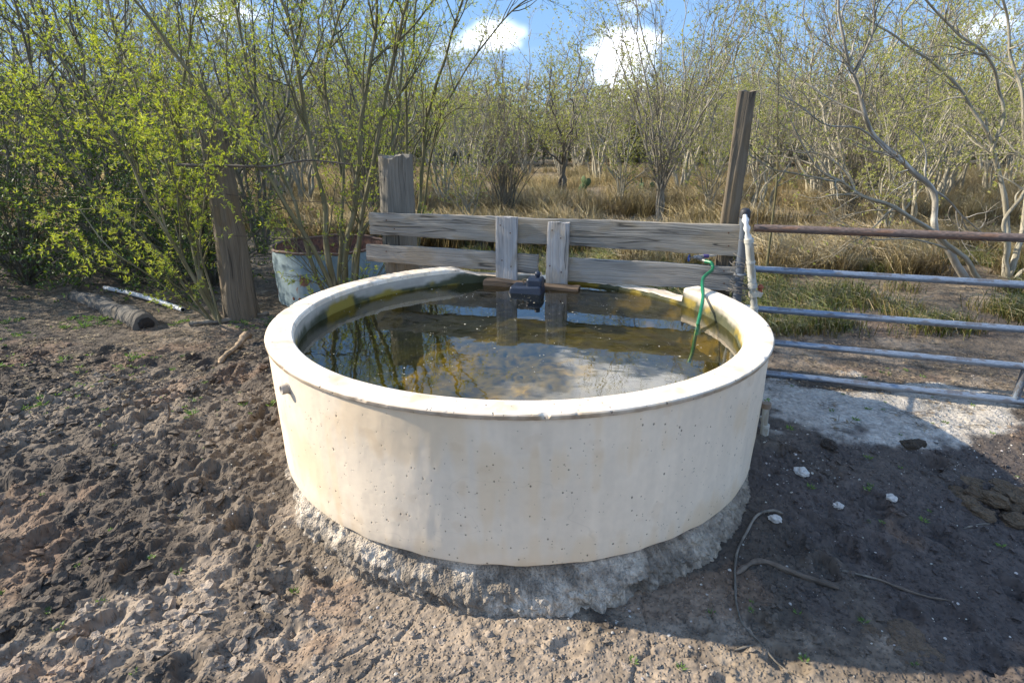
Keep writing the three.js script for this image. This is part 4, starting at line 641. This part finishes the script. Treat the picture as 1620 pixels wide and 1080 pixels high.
// the thicket all round the clearing
{
  const r = rngOf(131), far = 'trees of the thicket around the meadow', spots = [];
  const far1 = vaseSpec(141, 5, 5.2, 1.9, 0.05, BARK.grey, [{ n: 2.6, t0: 0.2, ang: 0.65, len: 1.3, r: 0.014, segs: 6, wig: 0.4, up: 0.03, sides: 3, tip: 0.004, leaves: 0.1 }, { n: 4.6, t0: 0.1, ang: 0.75, len: 0.7, r: 0.007, segs: 3, wig: 0.5, up: 0.02, sides: 3, tip: 0.003, leaves: 0.4 }, { n: 4, t0: 0.1, ang: 0.8, len: 0.36, r: 0.0036, segs: 1, wig: 0.5, up: 0.0, sides: 3, tip: 0.002, leaves: 0.8 }], { len: 0.055, wid: 0.34, spray: 10, cols: GREEN.haze, lift: 0.2 }, { wig: 0.12, step: 0.25, sides: 5, lichen: 0.2 });
  const far2 = vaseSpec(149, 7, 4.4, 2.1, 0.045, BARK.grey, [{ n: 2.8, t0: 0.2, ang: 0.7, len: 1.1, r: 0.012, segs: 6, wig: 0.5, up: 0.02, sides: 3, tip: 0.004, leaves: 0.03 }, { n: 5, t0: 0.1, ang: 0.8, len: 0.6, r: 0.006, segs: 3, wig: 0.5, up: 0.0, sides: 3, tip: 0.003, leaves: 0.10 }, { n: 4, t0: 0.1, ang: 0.8, len: 0.3, r: 0.0034, segs: 1, wig: 0.5, up: 0.0, sides: 3, tip: 0.002, leaves: 0.2 }], { len: 0.05, wid: 0.36, spray: 9, cols: GREEN.haze, lift: 0.2 }, { wig: 0.16, step: 0.25, sides: 5, lichen: 0.3 });
  const kinds = ['feathery yellow green thicket tree', 'nearly bare grey thicket tree'];
  const where = (x, z) => { const a = x / (2.9 - z); return (z > -14 ? 'front row' : z > -22 ? 'middle row' : 'back row') + (a < -0.5 ? ' behind the evergreen bushes' : a < -0.15 ? ' behind the steel tank and squat post' : a < 0.37 ? ' beyond the open meadow' : a < 0.72 ? ' behind the low slanting limb' : ' behind the crooked mesquite at the edge'); };
  for (let tries = 0; tries < 4000 && spots.length < 128; tries++) {
    const z = -9.0 - 31 * Math.pow(r(), 1.45), half = (2.9 - z) * 0.98, x = (r() * 2 - 1) * half;
    if (x > -2.2 && x < 6.0 + 0.1 * z && z > -14.8) continue;
    if (x > -2.4 && x < 4.2 && z > -13.2) continue;
    if (spots.some(([a, b]) => Math.hypot(a - x, b - z) < 1.15 + 0.022 * -z)) continue;
    spots.push([x, z]);
  }
  spots.push([-9.4, -5.6], [-10.8, -7.8], [-12.5, -6.6], [-14.5, -8.6], [-16.5, -11], [-13.2, -11.4], [9.6, -3.2], [10.4, -6.4], [12.0, -4.2], [11.2, -1.4], [13.6, -7.4], [14.4, -2.2], [15.5, -10], [16.8, -5.2]);
  const protos = [];
  spots.forEach(([x, z], i) => {
    const k = i < 2 ? i : r() < 0.62 ? 0 : 1, s = 0.85 + 0.5 * r(), turn = r() * 6.283, y = H(x, z, false) - 0.02, label = `${kinds[k]}, ${where(x, z)}`;
    if (!protos[k]) { protos[k] = plant('thicket_tree', label, 'tree', [far1, far2][k], [x, y, z], turn, far); protos[k].scale.setScalar(s); } else another(protos[k], [x, y, z], turn, s, label, far);
  });
  // the wood beyond, too far to tell its trees apart
  const b = new Buf(), q = rngOf(151);
  for (let k = 0; k < 900; k++) { const a = q() * 6.283, e = Math.pow(q(), 0.5), y = 0.3 + 4.4 * q(), w = 2.6 * (0.45 + 0.55 * Math.sin(Math.min(1, y / 4.6) * 2.4)) * e, c = GREEN.haze[Math.floor(q() * 3)], d = perp(V3(0, 1, 0), q), m = 0.6 + 0.5 * q(); b.leaf(Math.cos(a) * w, y, Math.sin(a) * w, d.x, 0.5, d.z, 0.26 + 0.2 * q(), 0.07, -d.z, 0.3 * q(), d.x, q() < 0.55 ? c.map((x) => x * m) : [0.26, 0.24, 0.19]); }
  for (let k = 0; k < 5; k++) { const a = q() * 6.283, e = 1.3 * q() + 0.4; b.tube(spline([[0, -0.1, 0], [e * 0.3 * Math.cos(a), 1.5, e * 0.3 * Math.sin(a)], [e * Math.cos(a), 4, e * Math.sin(a)]], 0.5, 0.1, k), new Array(12).fill(0.045), 4, () => [0.24, 0.22, 0.18]); }
  const N = 560, im = new THREE.InstancedMesh(b.geo(), std({ vertexColors: true, roughness: 0.9, side: THREE.DoubleSide }), N), m = new THREE.Matrix4(), e = new THREE.Euler(), qq = new THREE.Quaternion(); im.name = 'distant_woods'; im.castShadow = im.receiveShadow = true;
  for (let k = 0; k < N; k++) { const z = -40 - 70 * Math.pow(q(), 1.5), x = (q() * 2 - 1) * (4 - z * 1.15), s = 0.75 + 0.6 * q(); m.compose(V3(x, H(x, z, false) - 0.05, z), qq.setFromEuler(e.set(0, q() * 6.283, 0)), V3(s, s, s)); im.setMatrixAt(k, m); }
  tag(im, 'hazy wall of far off scrub wood along the horizon', 'woods', null, 'stuff'); scene.add(im);
}

// ------------------------------------------------------------------ grass, weeds, litter
function tuft(seed, n, h, spread, lean, wid, cols) {
  const r = rngOf(seed), b = new Buf();
  for (let k = 0; k < n; k++) {
    const a = r() * 6.283, d = spread * Math.sqrt(r()), l = h * (0.45 + 0.75 * r()), o = r() * 6.283, t = lean * (0.3 + r()), x0 = Math.cos(a) * d, z0 = Math.sin(a) * d, w = wid * (0.6 + 0.8 * r()), c = cols[Math.floor(r() * cols.length)], m = 0.75 + 0.5 * r(), cc = c.map((x) => x * m);
    const ox = Math.cos(o), oz = Math.sin(o), px = -oz * w, pz = ox * w, mx = x0 + ox * t * l * 0.35, mz = z0 + oz * t * l * 0.35, tx = x0 + ox * t * l, tz = z0 + oz * t * l, ny = 0.4, i = b.p.length / 3;
    b.v(x0 - px, -0.01, z0 - pz, ox, ny, oz, ...cc); b.v(x0 + px, -0.01, z0 + pz, ox, ny, oz, ...cc); b.v(mx + px * 0.8, l * 0.6, mz + pz * 0.8, ox, ny, oz, ...cc); b.v(mx - px * 0.8, l * 0.6, mz - pz * 0.8, ox, ny, oz, ...cc); b.v(tx, l * (1 - 0.25 * t), tz, ox, ny, oz, ...cc);
    b.i.push(i, i + 1, i + 2, i, i + 2, i + 3, i + 3, i + 2, i + 4);
  }
  return b.geo();
}
function scatter(name, label, category, geo, mat, N, place, seed, tint) {
  const r = rngOf(seed), list = []; let guard = 0;
  while (list.length < N && guard++ < N * 40) { const p = place(r); if (p) list.push(p); }
  const im = new THREE.InstancedMesh(geo, mat, list.length), m = new THREE.Matrix4(), e = new THREE.Euler(), q = new THREE.Quaternion(); im.name = name; im.castShadow = im.receiveShadow = true;
  list.forEach(([x, y, z, s, tilt = 0, sy = 1], k) => { m.compose(V3(x, y, z), q.setFromEuler(e.set(tilt * (r() - 0.5), r() * 6.283, tilt * (r() - 0.5))), V3(s, s * sy, s)); im.setMatrixAt(k, m); const t = 0.75 + 0.5 * r(); if (tint) { const c = tint(x, z).map((v) => v * (0.8 + 0.5 * (t - 0.75))); im.setColorAt(k, lin(...c)); } else im.setColorAt(k, lin(t, t * (0.95 + 0.1 * r()), t)); });
  tag(im, label, category, null, 'stuff'); scene.add(im); return im;
}
const bladeMat = new THREE.MeshPhysicalMaterial({ vertexColors: true, roughness: 0.85, transmission: 0.3, thickness: 0, side: THREE.DoubleSide });
const STRAW = [[0.56, 0.45, 0.22], [0.64, 0.53, 0.29], [0.48, 0.37, 0.17], [0.70, 0.60, 0.38]], GRASS = [[0.16, 0.23, 0.03], [0.24, 0.28, 0.05], [0.34, 0.33, 0.10]];
const nearTrough = (x, z) => Math.hypot(x, z) < 1.5;
scatter('dry_grass', 'tall golden dry grass covering the meadow beyond the fence', 'grass', tuft(1, 46, 0.52, 0.16, 0.75, 0.0042, STRAW), bladeMat, 6200, (r) => { const z = -5.2 - 26 * Math.pow(r(), 1.5), x = (r() * 2 - 1) * (3.2 - z) * 0.95; const n = fbm2(x * 0.5, z * 0.5, 3, 200); if (n + 0.25 * smooth(-5, -9, z) < -0.02 + 0.2 * r()) return null; if (x > 1.2 && z > -6.5) return null; return [x, H(x, z, false), z, 0.6 + 0.6 * r(), 0.2]; }, 401);
scatter('straw_clumps', 'pale straw coloured grass clumps under the trees beyond the gate', 'grass', tuft(2, 60, 0.42, 0.13, 1.0, 0.0036, STRAW), bladeMat, 620, (r) => { const x = 1.3 + 6.5 * r(), z = -3.6 - 2.8 * r(); if (fbm2(x * 1.2, z * 1.2, 3, 210) < -0.05) return null; return [x, H(x, z, false), z, 0.5 + 0.6 * r(), 0.3]; }, 403);
scatter('green_grass', 'short green grass growing beyond the gate and plank fence', 'grass', tuft(3, 26, 0.17, 0.15, 1.0, 0.0026, [...GRASS, STRAW[0]]), bladeMat, 4200, (r) => { const x = -0.6 + 7.4 * r(), z = -1.45 - 3.6 * r(); if (nearTrough(x, z) || z > -1.15 + 0.0 * x) return null; const n = fbm2(x * 1.5, z * 1.5, 3, 220); if (n < 0.02 + 0.16 * r() - 0.22 * smooth(3.2, 1.8, x) * smooth(-1.3, -2.2, z)) return null; return [x, H(x, z), z, 0.5 + 0.7 * r(), 0.3]; }, 405);
scatter('weeds', 'small green weeds dotted over the trodden soil', 'weeds', (() => { const b = new Buf(), r = rngOf(4); for (let k = 0; k < 22; k++) { const a = r() * 6.283, e = 0.3 + 0.7 * r(), ax = V3(Math.cos(a), e, Math.sin(a)).normalize(), s = perp(ax, r), c = GREEN.fresh[k % 2]; b.leaf(0.012 * Math.cos(a), 0.004, 0.012 * Math.sin(a), ax.x, ax.y, ax.z, 0.022 + 0.03 * r(), 0.006, s.x, s.y, s.z, c); } return b.geo(); })(), leafMat, 560, (r) => { const near = r() < 0.75, x = near ? -4.6 + 3.6 * r() : -3.5 + 6.3 * r(), z = near ? -1.9 + 1.9 * Math.pow(r(), 1.6) : -1 + 2.6 * r(); if (Math.hypot(x, z) < 1.42) return null; if (near && fbm2(x * 2.2, z * 2.2, 3, 230) < 0.06) return null; if (!near && r() < 0.6) return null; return [x, H(x, z), z, near ? 0.25 + 0.75 * r() * r() : 0.2 + 0.3 * r(), 0.4]; }, 407);
scatter('leaf_litter', 'brown twigs and dead leaves littering the soil under the thicket', 'litter', (() => { const b = new Buf(), r = rngOf(5); for (let k = 0; k < 9; k++) { const x = 0.1 * (r() - 0.5), z = 0.1 * (r() - 0.5), a = r() * 6.283, s = 0.02 + 0.05 * r(); b.tube([V3(x, 0.004, z), V3(x + s * Math.cos(a), 0.006 + 0.01 * r(), z + s * Math.sin(a))], [0.0013, 0.001], 3, () => [0.16, 0.13, 0.10]); } for (let k = 0; k < 8; k++) { const a = r() * 6.283, ax = V3(Math.cos(a), 0.3 * (r() - 0.3), Math.sin(a)).normalize(), s = perp(V3(0, 1, 0), r); b.leaf(0.1 * (r() - 0.5), 0.005, 0.1 * (r() - 0.5), ax.x, ax.y, ax.z, 0.02 + 0.015 * r(), 0.005, -ax.z, 0.3 * (r() - 0.5), ax.x, r() < 0.5 ? [0.24, 0.18, 0.11] : [0.11, 0.085, 0.06]); } return b.geo(); })(), std({ vertexColors: true, roughness: 0.95, side: THREE.DoubleSide }), 4200, (r) => { const left = r() < 0.62, x = left ? -6.5 + 6 * r() : 1.2 + 5.5 * r(), z = left ? -4.2 + 4.0 * r() : -4.5 + 4.6 * r(); if (nearTrough(x, z)) return null; if (z > -0.4 && r() < 0.65) return null; return [x, H(x, z), z, 0.6 + 0.8 * r(), 0.3]; }, 409);
function lump(seed, detail = 2, rough = 0.28) { const g = new THREE.IcosahedronGeometry(1, detail), P = g.attributes.position; for (let i = 0; i < P.count; i++) { const x = P.getX(i), y = P.getY(i), z = P.getZ(i), k = 1 + rough * n3(x * 1.6, y * 1.6, z * 1.6, seed) + rough * 0.5 * n3(x * 4, y * 4, z * 4, seed + 3); P.setXYZ(i, x * k, y * k * 0.75, z * k); } const m = new THREE.BufferGeometry(); m.copy(g); m.computeVertexNormals(); return m; }
const clodMat = std({ color: lin(1, 1, 1), roughness: 0.97, bumpMap: per(tex(256, 256, (u, v) => 0.5 + 0.5 * tfbm(u, v, 8, 8, 5, 920)), 0.5), bumpScale: 0.004 });
[[3, 5200], [8, 5200], [13, 6500]].forEach(([seed, n], k) => scatter(numbered('soil_clods'), ['broken clods of dry soil strewn over the churned ground', 'rounded clods of soil strewn over the churned ground', 'crumbs of soil strewn over the churned ground'][k], 'soil', lump(seed, 1, 0.75), clodMat, n, (r) => { const any = r() < 0.24, x = any ? -1 + 4 * r() : -4.4 + 3.7 * r(), z = any ? 0.2 + 1.7 * r() : -1.2 + 3.2 * r(); if (Math.hypot(x, z) < 1.33) return null; const c = churnAt(x, z); if (!any && r() > c * (0.35 + 1.3 * Math.max(0, fbm2(x * 2.5, z * 2.5, 3, 240) + 0.25))) return null; const s = 0.003 + 0.026 * Math.pow(r(), k === 2 ? 8 : 5) * (any ? 0.5 : 1); return [x, H(x, z) + s * 0.15, z, s, 1.2, 0.6 + 0.5 * r()]; }, 411 + k, (x, z) => soil(x, z)[0]));
scatter('pale_pebbles', 'small whitish pebbles sprinkled over the soil round the trough and gate', 'pebbles', lump(21, 1, 0.4), std({ color: lin(0.44, 0.41, 0.36), roughness: 0.9 }), 2400, (r) => { const a = r(); let x, z; if (a < 0.4) { x = 1.2 + 1.9 * r(); z = -0.7 + 1.3 * r(); } else if (a < 0.7) { const q = r() * 6.283, d = 1.27 + 0.35 * Math.pow(r(), 2); x = Math.sin(q) * d; z = Math.cos(q) * d; } else { x = -1.5 + 4.3 * r(); z = 0.4 + 1.5 * r(); } if (Math.hypot(x, z) < 1.28) return null; const s = 0.0012 + 0.005 * Math.pow(r(), 6); return [x, H(x, z) + s * 0.2, z, s, 1]; }, 415);

// ------------------------------------------------------------------ single things on the ground
const onGround = (o, x, z, dy = 0) => { o.position.set(x, H(x, z) + dy, z); return o; };
{
  const st = std({ color: lin(0.60, 0.57, 0.52), roughness: 0.9, bumpMap: clodMat.bumpMap, bumpScale: 0.01 });
  [[1.343, 0.51, 0.032, 'larger white caliche stone near the shaded side of the trough'], [1.673, 0.673, 0.026, 'white caliche stone out in the dark soil toward the dung'], [1.412, 0.722, 0.020, 'smallest white caliche stone in the dark soil'], [1.10, 0.80, 0.024, 'white stone lying by the thin curved root']].forEach(([x, z, s, l], k) => { const g = lump(30 + k * 3, 3, 0.35); g.scale(s, s * 0.8, s); onGround(single('white_stone', g, st, l, 'stone', 'loose white stones'), x, z, s * 0.25); });
}
{
  const dung = (x, z, n, sp, s, seed, label, col, flat = 0.6) => { const r = rngOf(seed), gs = []; for (let k = 0; k < n; k++) { const g = lump(seed + k, 3, 0.3), a = r() * 6.283, d = sp * Math.sqrt(r()) * (k ? 1 : 0), e = s * (0.65 + 0.6 * r()); g.scale(e * (1 + 0.4 * r()), e * flat, e); g.rotateY(r() * 6.3); g.translate(Math.cos(a) * d * 1.25, e * flat * 0.45 + (sp - d) * 0.38 * flat, Math.sin(a) * d); gs.push(g); } const o = single('dung_pile', mergeGeometries(gs), std({ color: lin(...col), roughness: 0.9, bumpMap: clodMat.bumpMap, bumpScale: 0.03 }), label, 'dung', 'cow dung on the ground'); onGround(o, x, z, -0.01); return o; };
  dung(1.581, 0.281, 3, 0.02, 0.028, 505, 'small round dark dung lump nearest the trough', [0.06, 0.045, 0.032], 1.0);
  dung(2.04, 0.25, 5, 0.035, 0.03, 515, 'small dark dung heap between the gate and the trough shade', [0.075, 0.055, 0.035], 0.9);
  dung(2.20, 0.63, 34, 0.16, 0.042, 525, 'large tan dung heap half in sunlight at the picture edge', [0.145, 0.10, 0.058], 0.95);
  dung(1.30, 1.37, 14, 0.085, 0.042, 545, 'flat cracked brown dung pat in the shaded soil near the bottom', [0.135, 0.095, 0.06], 0.22);
}
const stickMat = std({ vertexColors: true, roughness: 0.95, bumpMap: barkMat.bumpMap, bumpScale: 0.004 });
function stick(name, label, category, pts, r0, r1, col, dy = 0.0, group, sides = 9) {
  const [x0, z0] = pts[0], sp = spline(pts.map(([x, z, y = 0]) => [x, y, z]), 0.016, 0.016, Math.floor(x0 * 997)), b = new Buf(), y0 = H(x0, z0);
  sp.forEach((p, k) => { let h = 0; for (const q of [-2, -1, 0, 1, 2]) { const s = sp[clamp(k + q, 0, sp.length - 1)]; h += H(s.x, s.z) / 5; } p.hh = h; }); sp.forEach((p) => { p.y += p.hh + dy; });
  sp.forEach((p) => { p.x -= x0; p.y -= y0; p.z -= z0; });
  b.tube(sp, sp.map((_, k) => lerp(r0, r1, k / (sp.length - 1)) * (1 + 0.28 * n2(k * 0.45, x0 * 9, 5)) * (k === 0 || k === sp.length - 1 ? 0.6 : 1)), sides, (t, k) => { const m = 0.75 + 0.5 * (0.5 + 0.5 * n2(k * 0.35, z0 * 7, 6)); return col.map((v) => v * m * (0.7 + 0.6 * hash(k, Math.floor(x0 * 50), (t * 97) | 0))); }, 0.45, 3);
  const o = single(name, b.geo(), stickMat, label, category, group); o.position.set(x0, y0, z0); return o;
}
const BR = [0.135, 0.105, 0.078], GY = [0.17, 0.15, 0.12];
stick('thick_stick', 'thick bent brown stick lying in the shaded soil right of the footing', 'stick', [[0.832, 1.08], [0.90, 1.035], [0.958, 1.023], [1.064, 1.087], [1.184, 1.154]], 0.009, 0.0125, BR, 0.008, 'sticks on the ground');
stick('curved_root', 'long thin curved root snaking down beside the footing', 'root', [[1.143, 0.77], [1.07, 0.765], [1.021, 0.79], [0.95, 0.88], [0.876, 0.985], [0.817, 1.127], [0.78, 1.24], [0.768, 1.33], [0.80, 1.42], [0.86, 1.50]], 0.0055, 0.0028, GY, 0.005, null, 7);
stick('ground_stick', 'thin grey stick end to end with the thick bent one', 'stick', [[1.246, 1.063], [1.30, 1.085], [1.36, 1.114]], 0.006, 0.004, GY, 0.003, 'sticks on the ground', 7);
stick('ground_stick', 'thin flat stick half buried in the middle of the shaded soil', 'stick', [[1.326, 1.08], [1.40, 1.13], [1.484, 1.177], [1.56, 1.20]], 0.0065, 0.003, BR, 0.002, 'sticks on the ground', 7);
stick('ground_stick', 'short twig below the large dung heap', 'stick', [[1.90, 0.82], [1.96, 0.80], [2.03, 0.79]], 0.005, 0.003, GY, 0.003, 'sticks on the ground', 7);
stick('ground_stick', 'twig lying near the lower end of the curved root', 'stick', [[0.70, 1.42], [0.78, 1.40], [0.83, 1.43]], 0.004, 0.002, GY, 0.003, 'sticks on the ground', 7);
stick('ground_stick', 'thin grey twig on the lit crust in front of the footing at left', 'stick', [[-0.78, 1.50], [-0.72, 1.55], [-0.69, 1.61]], 0.005, 0.003, GY, 0.003, 'sticks on the ground', 7);
stick('ground_stick', 'small upright splinter stuck in the churned soil left of the trough', 'stick', [[-1.93, 0.06, -0.02], [-1.925, 0.05, 0.03], [-1.92, 0.045, 0.08]], 0.008, 0.006, BR, 0, 'sticks on the ground', 7);
stick('timber_stake', 'pale brown broken stake lying between the trough and the thick post', 'stake', [[-2.05, -0.80, 0.0], [-2.05, -1.05, 0.02], [-2.045, -1.29, 0.05]], 0.016, 0.026, [0.26, 0.19, 0.12], 0.012, null, 10);
stick('fallen_branch', 'grey fallen branch at the foot of the thick leaning post', 'branch', [[-2.72, -1.66], [-2.55, -1.72], [-2.36, -1.9], [-2.2, -2.0]], 0.02, 0.016, [0.17, 0.15, 0.12], 0.014, null, 9);
{
  const [ax, az, bx, bz] = [-4.30, -2.96, -2.985, -2.05], b = new Buf(), pts = []; for (let k = 0; k <= 24; k++) { const x = lerp(ax, bx, k / 24), z = lerp(az, bz, k / 24); pts.push(V3(x - ax, 0.03 + lerp(H(ax, az), H(bx, bz), k / 24) + 0.02 * Math.sin(k / 24 * 3.14), z - az)); }
  b.tube(pts, pts.map(() => 0.0215), 18, () => [1, 1, 1]); const o = single('plastic_pipe', b.geo(), std({ color: lin(0.66, 0.66, 0.64), roughness: 0.5 }), 'straight white plastic pipe lying under the thicket left of the thick post', 'pipe'); o.position.set(ax, 0, az);
  const end = rod([0, 0, 0], [0.004, 0, 0.003], 0.016, 16, 1); end.translate(pts[24].x, pts[24].y, pts[24].z); const e = part('dark_bore_disc', end, std({ color: lin(0.012, 0.012, 0.012), roughness: 1 }), o);  // black disc painted in for the shade inside the pipe mouth
}
{ // rotten log, its hollow near end a solid lump painted dark as shade
  const o = thing('rotten_log', 'dark rotten grey log with a dark painted hollow end on the soil at left', 'log', [-4.3, H(-4.3, -2.55, false), -2.55]);
  const b = new Buf(), sp = spline([[0, 0.02, 0], [0.45, 0.03, 0.30], [0.85, 0.03, 0.62], [1.25, 0.035, 0.92]], 0.03, 0.02, 4);
  b.tube(sp, sp.map((_, k) => lerp(0.06, 0.085, k / (sp.length - 1)) * (1 + 0.15 * n2(k * 0.25, 3, 7))), 26, (t, k) => { const m = 0.7 + 0.6 * (0.5 + 0.5 * n2(k * 0.5, 2, 8)); return [0.115 * m, 0.105 * m, 0.09 * m]; }, 0.5, 12); part('bark', b.geo(), std({ vertexColors: true, roughness: 1, bumpMap: woodBump.clone(), bumpScale: 0.02 }), o);
  const c = lump(70, 3, 0.3); c.scale(0.03, 0.075, 0.06); c.rotateY(-0.63); const core = part('dark_end_lump', c, std({ color: lin(0.025, 0.02, 0.016), roughness: 1 }), o); core.position.copy(sp[sp.length - 1]);
}
// wire strands and a broken rail between the posts
{
  const strand = (a, b, sag, r, label, name = 'fence_wire') => { const g = new Buf(), pts = []; for (let k = 0; k <= 30; k++) { const t = k / 30; pts.push(V3(lerp(a[0], b[0], t), lerp(a[1], b[1], t) - sag * 4 * t * (1 - t) + 0.004 * n2(t * 12, a[1] * 9, 3), lerp(a[2], b[2], t))); } g.tube(pts, pts.map(() => r), 6, () => [1, 1, 1]); return single(name, g.geo(), std({ color: lin(0.10, 0.075, 0.06), roughness: 0.7, metalness: 0.5 }), label, 'wire', 'wire strands between the old posts'); };
  strand([-2.44, 1.05, -1.88], [-0.95, 1.0, -1.62], 0.03, 0.0022, 'upper rusty wire strand between the thick and squat posts');
  strand([-2.44, 0.72, -1.88], [-0.95, 0.76, -1.62], 0.04, 0.0022, 'lower rusty wire strand between the thick and squat posts');
  strand([-2.5, 1.0, -1.95], [-6.4, 1.05, -3.4], 0.06, 0.0022, 'rusty wire strand running into the evergreen bushes');
  const g = new Buf(), sp = spline([[-2.62, 1.27, -1.74], [-2.2, 1.265, -1.72], [-1.9, 1.26, -1.72], [-1.62, 1.30, -1.75], [-1.3, 1.27, -1.78]], 0.03, 0.012, 3); g.tube(sp, sp.map((_, k) => lerp(0.013, 0.005, k / sp.length)), 7, () => [0.12, 0.10, 0.08]); single('dead_branch', g.geo(), stickMat, 'dead grey branch lodged level between the thick post and the tree stems', 'branch');
}
// prickly pears in the meadow
{
  const pad = (() => { const g = new THREE.SphereGeometry(1, 14, 10); g.scale(0.08, 0.11, 0.018); g.translate(0, 0.10, 0); return g; })(), m = std({ color: lin(0.075, 0.12, 0.045), roughness: 0.7 });
  const pear = (x, z, n, seed, label) => { const r = rngOf(seed), o = thing('prickly_pear', label, 'cactus', [x, H(x, z, false), z], 0, 'prickly pears in the meadow'); for (let k = 0; k < n; k++) { const p = part('pad', pad, m, o); if (k < 4) { p.position.set(0.3 * (r() - 0.5), -0.02, 0.2 * (r() - 0.5)); p.rotation.set(0.4 * (r() - 0.5), r() * 3, 0.9 * (r() - 0.5)); p.scale.setScalar(1 + 0.4 * r()); } else { const q = o.children[Math.floor(r() * (k - 1))]; const t = V3(0.03 * (r() - 0.5), 0.19, 0).applyEuler(q.rotation).multiplyScalar(q.scale.x).add(q.position); p.position.copy(t); p.rotation.set(0.5 * (r() - 0.5), r() * 3, 1.2 * (r() - 0.5)); p.scale.setScalar(0.8 + 0.4 * r()); } } return o; };
  pear(1.95, -13.8, 10, 3, 'tall dark prickly pear beside the meadow mesquite trunk'); pear(0.55, -13.0, 6, 5, 'low prickly pear in the grass left of the meadow mesquite'); pear(4.0, -14.5, 8, 7, 'pale prickly pear clump behind the bare mesquite');
}
renderer.render(scene, camera);
